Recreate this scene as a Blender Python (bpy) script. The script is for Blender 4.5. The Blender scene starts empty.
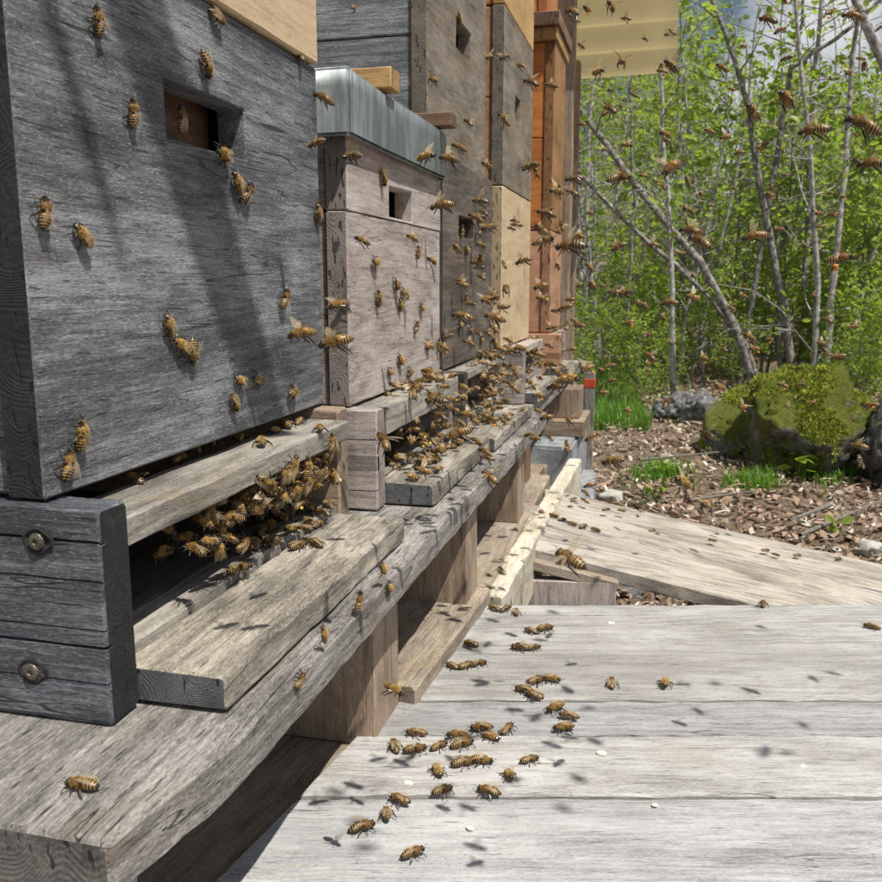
import bpy, bmesh, math, random
import numpy as np
from mathutils import Vector, Matrix, Euler, noise as mnoise

random.seed(11)
rng = np.random.default_rng(5)
scene = bpy.context.scene
col = scene.collection

# ------------------------------------------------------------------ camera
FPX = 880.0
PITCH = math.atan(158 / 880)
YAW = math.atan(227 / 880 * math.cos(PITCH))
CAM = Vector((0.29, 0.0, 0.70))
RIGHT = Vector((math.cos(YAW), math.sin(YAW), 0))
FWD = Vector((-math.sin(YAW) * math.cos(PITCH), math.cos(YAW) * math.cos(PITCH), -math.sin(PITCH)))
UP = RIGHT.cross(FWD)
cd = bpy.data.cameras.new('camera')
cam = bpy.data.objects.new('camera', cd)
col.objects.link(cam)
cd.sensor_width = 36.0
cd.lens = 36.0 * FPX / 882
cd.clip_start = 0.01
cd.clip_end = 900
cam.matrix_world = Matrix((
    (RIGHT.x, UP.x, -FWD.x, CAM.x), (RIGHT.y, UP.y, -FWD.y, CAM.y),
    (RIGHT.z, UP.z, -FWD.z, CAM.z), (0, 0, 0, 1)))
cd.dof.use_dof = True
cd.dof.focus_distance = 0.72
cd.dof.aperture_fstop = 30.0
scene.camera = cam

# ------------------------------------------------------------------ light
SUN = Vector((0.42, -0.27, 1.0)).normalized()
SUN_EL = math.asin(SUN.z)
w = bpy.data.worlds.new('World')
scene.world = w
w.use_nodes = True
nt = w.node_tree
nt.nodes.clear()
wo = nt.nodes.new('ShaderNodeOutputWorld')
bg = nt.nodes.new('ShaderNodeBackground')
sky = nt.nodes.new('ShaderNodeTexSky')
sky.sky_type = 'NISHITA'
sky.sun_disc = False
sky.sun_elevation = SUN_EL
sky.sun_rotation = math.atan2(SUN.x, SUN.y)
tc = nt.nodes.new('ShaderNodeTexCoord')
nz = nt.nodes.new('ShaderNodeTexNoise')
nz.inputs['Scale'].default_value = 3.2
nz.inputs['Detail'].default_value = 7
nz.inputs['Roughness'].default_value = 0.55
rp = nt.nodes.new('ShaderNodeValToRGB')
rp.color_ramp.elements[0].position = 0.42
rp.color_ramp.elements[1].position = 0.54
mx = nt.nodes.new('ShaderNodeMix')
mx.data_type = 'RGBA'
mx.inputs[7].default_value = (11.5, 11.8, 12.2, 1)
nt.links.new(tc.outputs['Generated'], nz.inputs['Vector'])
nt.links.new(nz.outputs['Fac'], rp.inputs['Fac'])
nt.links.new(rp.outputs['Color'], mx.inputs[0])
nt.links.new(sky.outputs['Color'], mx.inputs[6])
nt.links.new(mx.outputs[2], bg.inputs['Color'])
bg.inputs['Strength'].default_value = 0.05
nt.links.new(bg.outputs[0], wo.inputs[0])
sl = bpy.data.lights.new('sun', 'SUN')
sl.energy = 5.0
sl.angle = math.radians(0.5)
sl.color = (1.0, 0.94, 0.85)
so = bpy.data.objects.new('sun', sl)
so.rotation_euler = SUN.to_track_quat('Z', 'Y').to_euler()
so.location = (2, -2, 8)
col.objects.link(so)
scene.view_settings.view_transform = 'Standard'
scene.view_settings.look = 'None'
scene.view_settings.exposure = 0.3
scene.view_settings.gamma = 1.0
scene.render.engine = 'CYCLES'
scene.cycles.max_bounces = 6
scene.cycles.transparent_max_bounces = 12

# ------------------------------------------------------------------ pixel helpers (a pixel gives a direction only)
def ray(px, py):
    return RIGHT * ((px - 441) / FPX) - UP * ((py - 441) / FPX) + FWD
def onX(px, py, v):
    r = ray(px, py); return CAM + r * ((v - CAM.x) / r.x)
def onY(px, py, v):
    r = ray(px, py); return CAM + r * ((v - CAM.y) / r.y)
def onZ(px, py, v):
    r = ray(px, py); return CAM + r * ((v - CAM.z) / r.z)
def onPlane(px, py, p0, n):
    r = ray(px, py); return CAM + r * ((Vector(p0) - CAM).dot(n) / r.dot(n))
def atDepth(px, py, dpt):
    return CAM + ray(px, py) * dpt

# ------------------------------------------------------------------ object helpers
def tag(o, label=None, cat=None, group=None, kind=None):
    if label: o['label'] = label
    if cat: o['category'] = cat
    if group: o['group'] = group
    if kind: o['kind'] = kind
    return o
def empty(name, loc, label, cat, group=None):
    o = bpy.data.objects.new(name, None)
    o.empty_display_size = 0.05
    o.location = loc
    col.objects.link(o)
    return tag(o, label, cat, group)
def link(name, me, parent=None, loc=(0, 0, 0), rot=None):
    """loc is in world space; parents carry translation only"""
    o = bpy.data.objects.new(name, me)
    col.objects.link(o)
    loc = Vector(loc)
    if parent:
        o.parent = parent
        q = parent
        while q:
            loc = loc - q.location
            q = q.parent
    o.location = loc
    if rot is not None:
        o.rotation_mode = 'QUATERNION'
        o.rotation_quaternion = rot
    return o
def mesh_from(name, vs, fs, mats, mi=None, smooth=False):
    me = bpy.data.meshes.new(name)
    me.from_pydata([tuple(v) for v in vs], [], fs)
    for m in (mats if isinstance(mats, (list, tuple)) else [mats]):
        me.materials.append(m)
    if mi is not None:
        me.polygons.foreach_set('material_index', list(mi))
    if smooth:
        me.polygons.foreach_set('use_smooth', [True] * len(me.polygons))
    me.update()
    return me

# ------------------------------------------------------------------ materials
class NT:
    def __init__(self, name):
        self.m = bpy.data.materials.new(name)
        self.m.use_nodes = True
        self.t = self.m.node_tree
        self.b = self.t.nodes['Principled BSDF']
        self.o = self.t.nodes['Material Output']
    def n(self, typ, **kw):
        x = self.t.nodes.new(typ)
        for k, v in kw.items():
            if k.startswith('i_'):
                x.inputs[k[2:]].default_value = v
            else:
                setattr(x, k, v)
        return x
    def l(self, a, b):
        self.t.links.new(a, b)
    def math(self, op, a, b=None, clamp=False):
        x = self.n('ShaderNodeMath', operation=op, use_clamp=clamp)
        for i, v in enumerate((a, b)):
            if v is None: continue
            if isinstance(v, (int, float)): x.inputs[i].default_value = v
            else: self.l(v, x.inputs[i])
        return x.outputs[0]
    def coord(self):
        tc = self.n('ShaderNodeTexCoord')
        oi = self.n('ShaderNodeObjectInfo')
        sc = self.n('ShaderNodeVectorMath', operation='SCALE')
        sc.inputs[0].default_value = (37.1, 91.7, 53.3)
        self.l(oi.outputs['Random'], sc.inputs['Scale'])
        ad = self.n('ShaderNodeVectorMath', operation='ADD')
        self.l(tc.outputs['Object'], ad.inputs[0])
        self.l(sc.outputs[0], ad.inputs[1])
        self.rand = oi.outputs['Random']
        return ad.outputs[0]
    def noise(self, vec, mult, detail=4, rough=0.55, scale=1.0, dist=0.0):
        mu = self.n('ShaderNodeVectorMath', operation='MULTIPLY')
        self.l(vec, mu.inputs[0])
        mu.inputs[1].default_value = mult
        x = self.n('ShaderNodeTexNoise')
        x.inputs['Scale'].default_value = scale
        x.inputs['Detail'].default_value = detail
        x.inputs['Roughness'].default_value = rough
        x.inputs['Distortion'].default_value = dist
        self.l(mu.outputs[0], x.inputs['Vector'])
        return x.outputs['Fac']
    def ramp(self, fac, stops):
        x = self.n('ShaderNodeValToRGB')
        e = x.color_ramp.elements
        while len(e) < len(stops): e.new(0.5)
        for k, (p, c) in enumerate(stops):
            e[k].position = p
            e[k].color = (*c, 1) if len(c) == 3 else c
        self.l(fac, x.inputs['Fac'])
        return x.outputs['Color']
    def mix(self, fac, a, b, blend='MIX'):
        x = self.n('ShaderNodeMix', data_type='RGBA', blend_type=blend)
        for i, v in ((0, fac), (6, a), (7, b)):
            if isinstance(v, (int, float)): x.inputs[i].default_value = v
            elif isinstance(v, tuple): x.inputs[i].default_value = (*v, 1) if len(v) == 3 else v
            else: self.l(v, x.inputs[i])
        return x.outputs[2]
    def smooth(self, v, a, b):
        x = self.n('ShaderNodeMapRange', interpolation_type='SMOOTHSTEP')
        x.inputs['From Min'].default_value = a
        x.inputs['From Max'].default_value = b
        self.l(v, x.inputs['Value'])
        return x.outputs[0]
    def bump(self, h, strength, dist):
        x = self.n('ShaderNodeBump')
        x.inputs['Strength'].default_value = strength
        x.inputs['Distance'].default_value = dist
        self.l(h, x.inputs['Height'])
        self.l(x.outputs[0], self.b.inputs['Normal'])

def ax(a, c, axis):
    v = [c, c, c]; v[axis] = a
    return tuple(v)

_wood = {}
TONES = {
    # dark, mid, light, stain colour, stain amount, crack amount, contour amount, roughness, bump
    'slate':  ((.02, .024, .030), (.11, .119, .134), (.34, .355, .38), (.13, .105, .075), .22, .8, .4, .5, 1.4),
    'slate_rail': ((.015, .017, .022), (.06, .066, .079), (.23, .24, .27), (.07, .06, .05), .2, .8, .3, .55, 1.2),
    'pale_grey': ((.12, .10, .092), (.33, .285, .262), (.50, .455, .43), (.33, .22, .17), .5, .5, .5, .75, .9),
    'grey_brown': ((.06, .05, .04), (.18, .155, .12), (.33, .29, .24), (.25, .15, .07), .6, .4, .4, .75, .8),
    'dark_brown': ((.018, .015, .012), (.078, .066, .055), (.19, .165, .14), (.13, .07, .03), .6, .5, .5, .75, .9),
    'new_pale': ((.36, .25, .14), (.52, .40, .25), (.62, .5, .34), (.30, .22, .13), .35, .1, .3, .6, .35),
    'fresh_tan': ((.38, .25, .14), (.54, .40, .25), (.64, .50, .33), (.5, .33, .2), .3, .12, .4, .6, .3),
    'tan_brown': ((.12, .052, .016), (.27, .135, .05), (.38, .21, .085), (.16, .08, .03), .4, .2, .3, .55, .4),
    'orange': ((.22, .065, .014), (.42, .15, .038), (.55, .23, .07), (.25, .1, .04), .4, .1, .3, .45, .3),
    'pinkish': ((.22, .10, .05), (.40, .215, .125), (.50, .30, .19), (.3, .19, .13), .4, .2, .3, .6, .4),
    'honey_stick': ((.22, .12, .04), (.42, .26, .1), (.55, .38, .17), (.25, .15, .06), .4, .2, .3, .6, .4),
    'brown_stick': ((.06, .03, .018), (.16, .09, .055), (.26, .16, .1), (.09, .05, .03), .4, .2, .4, .7, .5),
    'deck': ((.16, .153, .145), (.32, .315, .307), (.45, .446, .438), (.30, .28, .25), .6, .7, .55, .8, .5),
    'deck_b': ((.15, .15, .15), (.295, .296, .30), (.425, .426, .43), (.27, .27, .28), .5, .7, .5, .8, .5),
    'ramp': ((.11, .098, .082), (.34, .31, .27), (.50, .475, .43), (.36, .27, .16), .45, .7, .7, .8, .5),
    'landing': ((.06, .055, .048), (.23, .205, .168), (.44, .405, .345), (.075, .073, .07), .7, .8, .7, .75, .8),
    'landing_end': ((.03, .032, .036), (.13, .135, .145), (.3, .3, .31), (.1, .1, .1), .4, .5, .5, .75, 1.0),
    'bar': ((.075, .07, .062), (.22, .205, .178), (.40, .375, .335), (.33, .26, .17), .5, .5, .6, .75, .8),
    'stand': ((.04, .038, .036), (.188, .178, .166), (.43, .405, .38), (.17, .12, .085), .6, .95, .5, .8, 1.2),
    'stand_post': ((.10, .07, .05), (.26, .195, .14), (.38, .30, .225), (.15, .08, .045), .5, .35, .6, .75, .7),
    'base': ((.10, .08, .06), (.26, .215, .165), (.42, .37, .30), (.35, .25, .12), .5, .4, .4, .85, .9),
    'chalk': ((.2, .17, .12), (.48, .44, .35), (.68, .65, .56), (.6, .48, .28), .4, .4, .3, .9, 1.0),
}
def wood(tone, axis):
    key = (tone, axis)
    if key in _wood: return _wood[key]
    dk, md, lt, st, sa, ca, co, ro, bu = TONES[tone]
    N = NT('wood_%s_%d' % (tone, axis))
    v = N.coord()
    fib = N.noise(v, ax(26, 420, axis), 8, 0.74)
    fine = N.noise(v, ax(260, 1700, axis), 3, 0.8)
    blot = N.noise(v, ax(7, 22, axis), 7, 0.66)
    blot2 = N.noise(v, ax(14, 30, axis), 8, 0.7)
    cn = N.noise(v, ax(1.3, 13, axis), 2, 0.45, dist=0.25)
    kv = N.n('ShaderNodeVectorMath', operation='MULTIPLY')
    N.l(v, kv.inputs[0]); kv.inputs[1].default_value = ax(3.2, 8.5, axis)
    vo = N.n('ShaderNodeTexVoronoi', feature='F1')
    vo.inputs['Scale'].default_value = 1.0
    vo.inputs['Randomness'].default_value = 1.0
    N.l(kv.outputs[0], vo.inputs['Vector'])
    kd = vo.outputs['Distance']
    bulge = N.math('POWER', 2.718, N.math('MULTIPLY', kd, -9.0))
    cs = N.math('SINE', N.math('MULTIPLY', N.math('ADD', cn, N.math('MULTIPLY', bulge, .35)), 85.0))
    cont = N.math('MULTIPLY', N.math('ADD', cs, 1.0), 0.5)
    contm = N.math('POWER', cont, 2.2)
    # combine
    a = N.math('ADD', N.math('MULTIPLY', N.math('SUBTRACT', fib, 0.5), 1.35), N.math('MULTIPLY', N.math('SUBTRACT', blot, 0.5), 1.45))
    a = N.math('ADD', a, N.math('MULTIPLY', N.math('SUBTRACT', fine, 0.5), 1.5))
    a = N.math('SUBTRACT', a, N.math('MULTIPLY', contm, 0.30 * co))
    a = N.math('ADD', a, 0.55, clamp=True)
    c = N.ramp(a, [(0.1, dk), (0.5, md), (0.9, lt)])
    sm = N.math('MULTIPLY', N.smooth(blot2, 0.52, 0.68), sa)
    c = N.mix(sm, c, st)
    knot = N.math('MULTIPLY', N.math('SUBTRACT', 1.0, N.smooth(kd, .035, .085)), .7)
    c = N.mix(knot, c, tuple(x * .7 + y * .3 for x, y in zip(dk, st)))
    fl = N.noise(v, ax(330, 1100, axis), 2, .6)  # pale splinter flecks, sun sparkle painted into the colour
    c = N.mix(N.math('MULTIPLY', N.smooth(fl, .63, .72), .55 if tone.startswith('slate') else .25), c, tuple(min(.7, x * 1.75) for x in lt))
    # cracks that follow the grain
    ck = N.noise(v, ax(2.3, 48, axis), 2, 0.5, dist=0.15)
    ckm = N.noise(v, ax(7, 26, axis), 2, 0.5)
    d = N.math('ABSOLUTE', N.math('SUBTRACT', ck, 0.5))
    line = N.math('SUBTRACT', 1.0, N.smooth(d, 0.0015, 0.006))
    line = N.math('MULTIPLY', line, N.smooth(ckm, 0.50, 0.60))
    ck2 = N.noise(v, ax(42, 620, axis), 2, 0.5)
    line2 = N.math('MULTIPLY', N.smooth(ck2, 0.64, 0.70), 0.9)
    crack = N.math('MULTIPLY', N.math('MAXIMUM', line, line2), ca, clamp=True)
    dkk = tuple(x * 0.3 for x in dk)
    c = N.mix(crack, c, dkk)
    if tone.startswith('deck') or tone in ('landing', 'ramp'):      # bee dirt, pollen and wax specks
        sp = N.noise(v, (330,) * 3, 2, .5)
        sm2 = N.noise(v, (9,) * 3, 3, .6)
        c = N.mix(N.math('MULTIPLY', N.smooth(sp, .70, .74), N.math('MULTIPLY', N.smooth(sm2, .45, .6), .75)), c, (.06, .045, .03))
        sy = N.noise(v, (210, 215, 220), 2, .5)
        c = N.mix(N.math('MULTIPLY', N.smooth(sy, .73, .77), .7), c, (.52, .40, .10))
        gr = N.noise(v, ax(2.5, 9, axis), 4, .6)
        c = N.mix(N.math('MULTIPLY', N.smooth(gr, .52, .72), .42), c, tuple(x * 1.1 for x in dk))
    # per piece tone shift
    hv = N.n('ShaderNodeHueSaturation')
    N.l(c, hv.inputs['Color'])
    N.l(N.math('ADD', N.math('MULTIPLY', N.rand, 0.24), 0.88), hv.inputs['Value'])
    N.l(hv.outputs[0], N.b.inputs['Base Color'])
    N.l(N.math('ADD', N.math('MULTIPLY', fine, 0.3), ro - 0.15), N.b.inputs['Roughness'])
    h = N.math('ADD', N.math('MULTIPLY', fib, 0.8), N.math('MULTIPLY', fine, 0.5))
    h = N.math('SUBTRACT', h, N.math('MULTIPLY', contm, 0.15 * co))
    h = N.math('SUBTRACT', h, N.math('MULTIPLY', crack, 0.9))
    N.bump(h, min(1.0, 0.75 * bu), 0.0011 * max(1, bu))
    _wood[key] = N.m
    return N.m

_end = {}
def endgrain(tone, axis):
    key = (tone, axis)
    if key in _end: return _end[key]
    dk, md, lt, st, sa, ca, co, ro, bu = TONES[tone]
    N = NT('endgrain_%s_%d' % (tone, axis))
    v = N.coord()
    r = N.noise(v, (16, 16, 16), 1, 0.4)
    ring = N.math('MULTIPLY', N.math('ADD', N.math('SINE', N.math('MULTIPLY', r, 420.0)), 1.0), 0.5)
    blot = N.noise(v, (40, 40, 40), 6, 0.7)
    fine = N.noise(v, (600, 600, 600), 3, 0.7)
    m = [260, 260, 260]; m[2] = 60; 
    ck = N.noise(v, tuple(m), 2, 0.5, dist=0.2)
    crack = N.smooth(ck, 0.60, 0.66)
    a = N.math('ADD', N.math('MULTIPLY', ring, -0.08), N.math('MULTIPLY', blot, 1.0))
    a = N.math('ADD', a, N.math('MULTIPLY', N.math('SUBTRACT', fine, .5), 0.7), clamp=True)
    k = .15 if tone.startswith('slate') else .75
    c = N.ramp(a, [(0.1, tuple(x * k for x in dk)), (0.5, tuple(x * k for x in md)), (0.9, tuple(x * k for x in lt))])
    c = N.mix(N.math('MULTIPLY', crack, .85), c, tuple(x * .25 for x in dk))
    N.l(c, N.b.inputs['Base Color'])
    N.b.inputs['Roughness'].default_value = 0.8
    h = N.math('SUBTRACT', N.math('ADD', N.math('MULTIPLY', fine, .5), N.math('MULTIPLY', ring, -.12)), crack)
    N.bump(h, 0.9, 0.0012)
    _end[key] = N.m
    return N.m

def plain(name, c, rough=0.6, metal=0.0, spec=None):
    N = NT(name)
    N.b.inputs['Base Color'].default_value = (*c, 1)
    N.b.inputs['Roughness'].default_value = rough
    N.b.inputs['Metallic'].default_value = metal
    return N.m

def noisy(name, stops, scale, rough=0.8, bump=0.5, dist=0.002, detail=7, metal=0.0):
    N = NT(name)
    v = N.coord()
    f = N.noise(v, (scale,) * 3, detail, 0.62)
    g = N.noise(v, (scale * 6,) * 3, 5, 0.65)
    a = N.math('ADD', N.math('MULTIPLY', f, .75), N.math('MULTIPLY', g, .25))
    N.l(N.ramp(a, stops), N.b.inputs['Base Color'])
    N.b.inputs['Roughness'].default_value = rough
    N.b.inputs['Metallic'].default_value = metal
    N.bump(a, bump, dist)
    return N.m

def zinc():
    N = NT('zinc_sheet')
    v = N.coord()
    a = N.noise(v, (70, 70, 9), 6, .65)
    b = N.noise(v, (14, 14, 14), 4, .6)
    s = N.noise(v, (320, 320, 25), 4, .7)
    f = N.math('ADD', N.math('MULTIPLY', a, .5), N.math('ADD', N.math('MULTIPLY', b, .4), N.math('MULTIPLY', s, .2)))
    N.l(N.ramp(f, [(.35, (.06, .075, .08)), (.52, (.125, .148, .155)), (.72, (.3, .33, .335))]), N.b.inputs['Base Color'])
    N.b.inputs['Metallic'].default_value = .35
    N.l(N.math('ADD', N.math('MULTIPLY', s, .4), .3), N.b.inputs['Roughness'])
    N.bump(b, .35, .003)
    return N.m
ZINC = zinc()
SCREW = noisy('rusty_screw', [(.35, (.05, .042, .03)), (.6, (.26, .245, .2))], 900, .5, .4, .0004, metal=.8)
HOLE = plain('screw_recess', (.02, .019, .018), .9)

# ------------------------------------------------------------------ planks
def plank_mesh(size, axis, tone, bev=0.0018, jit=0.0006, seg=0.02, wane=None, seed=0, tone_end=None, bow=0.0, notch=None):
    """chamfered eight sided bar run along 'axis', with slightly wandering edges"""
    R_ = random.Random(seed)
    L = size[axis]
    o = [i for i in range(3) if i != axis]
    a, b = size[o[0]] / 2, size[o[1]] / 2
    bev = min(bev, a * .45, b * .45)
    prof = [(a, -b + bev), (a, b - bev), (a - bev, b), (-a + bev, b), (-a, b - bev), (-a, -b + bev), (-a + bev, -b), (a - bev, -b)]
    if notch:      # long drying cracks cut into the -o[0] face
        run = [(-a, b - bev)]
        for (zc_, wd, dp) in notch:
            run += [(-a, zc_ + wd), (-a + dp, zc_), (-a, zc_ - wd)]
        run.append((-a, -b + bev))
        prof = prof[:4] + run + prof[6:]
    if (axis == 1): prof = prof[::-1]
    K = len(prof)
    n = max(2, min(90, int(L / seg)))
    st = [(-L / 2, 1)] + [(-L / 2 + bev + (L - 2 * bev) * i / n, 0) for i in range(n + 1)] + [(L / 2, 1)]
    ph = [R_.uniform(0, 100) for _ in range(K)]
    if notch: ph[4:K - 2] = [ph[4]] * (K - 6)
    vs = []
    for (t, endf) in st:
        bo = bow * math.sin(math.pi * (t / L + .5))
        for k, (p, q) in enumerate(prof):
            j1 = jit * mnoise.noise(Vector((t * 45, ph[k], 1.3)))
            j2 = jit * mnoise.noise(Vector((t * 45, ph[k], 7.7)))
            P, Q = p + j1, q + j2
            if wane and p > 0:
                s = abs(mnoise.noise(Vector((t * 40, 3.1, ph[0])))) * .45 + .5 * abs(mnoise.noise(Vector((t * 70, 8.1, ph[0]))))
                s += max(0, mnoise.noise(Vector((t * 130, 4.4, ph[0]))) - .25) * 1.2
                if q > 0: P -= wane * s; Q -= wane * .45 * s
                else: P -= wane * .5 * s
            if endf:
                P *= 1 - bev / a * .8; Q *= 1 - bev / b * .8
            v = [0, 0, 0]
            v[axis] = t; v[o[0]] = P; v[o[1]] = Q
            v[2] += bo if axis != 2 else 0
            vs.append(v)
    fs, mi = [], []
    m = len(st)
    for i in range(m - 1):
        for k in range(K):
            k2 = (k + 1) % K
            fs.append((i * K + k, i * K + k2, (i + 1) * K + k2, (i + 1) * K + k))
            mi.append(0)
    fs.append(tuple(range(K - 1, -1, -1))); mi.append(1)
    fs.append(tuple((m - 1) * K + k for k in range(K))); mi.append(1)
    me = mesh_from('plank', vs, fs, [wood(tone, axis), endgrain(tone_end or tone, axis)], mi)
    bm = bmesh.new(); bm.from_mesh(me)
    bmesh.ops.recalc_face_normals(bm, faces=bm.faces)
    bm.to_mesh(me); bm.free()
    return me
_seed = [0]
def plank(name, parent, lo, hi, axis, tone, rot=None, **kw):
    _seed[0] += 1
    lo, hi = Vector(lo), Vector(hi)
    me = plank_mesh(tuple(hi - lo), axis, tone, seed=_seed[0], **kw)
    return link(name, me, parent, (lo + hi) / 2, rot)
def board_with_slot(name, parent, x0, x1, y0, y1, z0, z1, slot, tone):
    """front board (grain along y) with a rectangular entrance cut right through"""
    c = Vector(((x0 + x1) / 2, (y0 + y1) / 2, (z0 + z1) / 2))
    s0, s1, t0, t1 = slot
    out = [(y0, z0), (y1, z0), (y1, z1), (y0, z1)]
    rj = lambda: random.uniform(-.0012, .0012)
    inn = [(s0 + rj(), t0 + rj() * .4), (s1 + rj(), t0 + rj() * .4), (s1 + rj(), t1 + rj()), (s0 + rj(), t1 + rj())]
    vs = []
    for x in (x1, x0):
        for (y, z) in out + inn: vs.append(Vector((x, y, z)) - c)
    fs, mi = [], []
    for k in range(4):
        j = (k + 1) % 4
        fs.append((k, j, 4 + j, 4 + k)); mi.append(0)
        fs.append((8 + k, 12 + k, 12 + j, 8 + j)); mi.append(0)
        fs.append((k, 8 + k, 8 + j, j)); mi.append(1 if k in (1, 3) else 0)
        fs.append((4 + k, 4 + j, 12 + j, 12 + k)); mi.append(0)
    me = mesh_from('slotted_board', vs, fs, [wood(tone, 1), endgrain(tone, 1)], mi)
    bm = bmesh.new(); bm.from_mesh(me)
    bmesh.ops.recalc_face_normals(bm, faces=bm.faces)
    bmesh.ops.bevel(bm, geom=bm.edges[:], offset=.0012, segments=1, affect='EDGES')
    bm.to_mesh(me); bm.free()
    return link(name, me, parent, c)

# ------------------------------------------------------------------ ground
def ground_z(x, y):
    z = 0.035 * mnoise.noise(Vector((x * .9, y * .9, 0))) + .012 * mnoise.noise(Vector((x * 4, y * 4, 3)))
    if y > 5.5:
        t = y - 5.5
        z += .10 * t * min(1, t / 6) if t < 60 else .10 * 60
    return z
def ground():
    N = NT('forest_floor')
    v = N.coord()
    a = N.noise(v, (2.2,) * 3, 5, .6)
    b = N.noise(v, (38,) * 3, 6, .7)
    c = N.ramp(b, [(.3, (.05, .035, .022)), (.5, (.14, .10, .065)), (.7, (.26, .20, .14))])
    c = N.mix(N.smooth(a, .56, .7), c, (.055, .075, .02))
    N.l(c, N.b.inputs['Base Color'])
    N.b.inputs['Roughness'].default_value = .95
    N.bump(b, .8, .02)
    xs = np.concatenate([np.linspace(-160, -6, 14), np.linspace(-5, 8, 66), np.linspace(9, 190, 16)])
    ys = np.concatenate([np.linspace(-120, -3, 12), np.linspace(-2.5, 12, 74), np.linspace(13, 60, 24), np.linspace(66, 300, 12)])
    vs = [(x, y, ground_z(x, y)) for y in ys for x in xs]
    nx = len(xs)
    fs = [(j * nx + i, j * nx + i + 1, (j + 1) * nx + i + 1, (j + 1) * nx + i) for j in range(len(ys) - 1) for i in range(nx - 1)]
    me = mesh_from('ground', vs, fs, N.m, smooth=True)
    return tag(link('ground', me), kind='structure')
GROUND = ground()

# ------------------------------------------------------------------ hives
ZB = 0.482           # top of the stand's front plank
T = 0.022
GAPZ = .0015
def floor_frame(h, y0, y1, tone_rail, tone_bar, rx, zt, land, screws=False, barx=.03, barh=.018, drop=.001, dep=.36, landtone='landing', lt=.021, lrot=0.0):
    """bottom board: two side rails, entrance bar, floor and the landing board in front"""
    r = plank('side_rail', h, (-dep, y0 - .005, ZB + .001), (rx, y0 + .019, zt), 0, tone_rail, bev=.0017, jit=.0016, notch=((.0388, .0009, .006), (.019, .0006, .005), (-.006, .0005, .004), (-.0150, .0010, .007), (-.034, .0005, .004)) if screws else ((.02, .0006, .004), (-.01, .0006, .004), (.004, .0005, .004), (-.03, .0006, .004)))
    if screws:
        for (px, py) in ((38, 541), (33, 671)):
            p = onY(px, py, y0 - .005)
            recess(r, p); screw(r, p)
    plank('side_rail', h, (-dep, y1 - .020, ZB + .001), (rx - .011, y1 + .002, zt - .0005), 0, 'stand_post' if screws else 'pale_grey', bev=.002, jit=.001)
    plank('entrance_bar', h, (-.012, y0 + .0195, zt - barh), (barx, y1 - .0205, zt - drop), 1, tone_bar, bev=.0012, jit=.0012)
    plank('floor_board', h, (-dep + .02, y0 + .0195, ZB + .004), (-.0105, y1 - .0205, ZB + .026), 1, 'dark_brown', bev=.002)  # dark tone puts the shade inside the entrance into the colour
    plank('floor_strip', h, (-.010, y0 + .0195, ZB + .004), (.0175, y1 - .0205, ZB + .027), 1, 'bar', bev=.002)
    plank('back_rail', h, (-dep, y0 + .0195, ZB + .033), (-dep + .02, y1 - .0205, zt - .002), 1, tone_rail)
    ly0, ly1, lx = land
    q = Euler((0, lrot, 0)).to_quaternion() if lrot else None
    plank('landing_board', h, (.018, ly0, ZB + .0015), (lx, ly1, ZB + lt), 1, landtone, bev=.0018, jit=.0014, seg=.012, rot=q, tone_end='landing_end')
def recess(parent, p):
    vs, fs = [], []
    n = 20
    for rr, yy in ((.0072, -.0006), (.0062, -.0010), (.0045, .0002)):
        for k in range(n):
            a = 2 * math.pi * k / n
            w_ = 1 + .12 * math.sin(3 * a + 1) + (.25 if abs(math.cos(a)) > .9 else 0)
            vs.append((rr * w_ * math.cos(a), yy, rr * math.sin(a)))
    for r in range(2):
        for k in range(n):
            fs.append((r * n + k, r * n + (k + 1) % n, (r + 1) * n + (k + 1) % n, (r + 1) * n + k))
    fs.append(tuple(2 * n + k for k in range(n)))
    link('screw_hole', mesh_from('screw_hole', vs, fs, HOLE), parent, p)
def screw(parent, p):
    bm = bmesh.new()
    n = 16
    rings = [(.0043, -.0011), (.0040, -.0019), (.0028, -.0024), (.0016, -.0024), (.0012, -.0012)]
    rv = [[bm.verts.new((r * math.cos(2 * math.pi * k / n), y, r * math.sin(2 * math.pi * k / n))) for k in range(n)] for r, y in rings]
    for a, b in zip(rv, rv[1:]):
        for k in range(n):
            bm.faces.new((a[k], a[(k + 1) % n], b[(k + 1) % n], b[k]))
    bm.faces.new(rv[-1])
    me = bpy.data.meshes.new('screw')
    bm.to_mesh(me); bm.free()
    me.materials.append(SCREW)
    link('screw', me, parent, p)
def box(h, y0, y1, z0, z1, xf, tone, tone_side=None, slot=None, dep=.36, bname='front_board', boards=1, inset=.004, cap=False):
    ts = tone_side or tone
    z0 += GAPZ
    if slot:
        board_with_slot(bname, h, xf - T, xf, y0, y1, z0, z1, slot, tone)
    else:
        plank(bname, h, (xf - T, y0, z0), (xf, y1, z1), 1, tone, jit=.0008)
    hh = (z1 - z0) / boards
    for k in range(boards):
        a, b = z0 + hh * k + .0006, z0 + hh * (k + 1) - .0006
        plank('side_board', h, (xf - dep, y0 + inset, a), (xf - T - .0005, y0 + inset + T, b), 0, ts)
    plank('side_board', h, (xf - dep, y1 - inset - T, z0), (xf - T - .0005, y1 - inset, z1), 0, ts)
    plank('back_board', h, (xf - dep - T, y0, z0), (xf - dep - .0005, y1, z1), 1, ts)
    if cap:
        plank('cover_board', h, (xf - dep - T, y0, z1 + .001), (xf, y1, z1 + .02), 1, ts)

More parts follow.
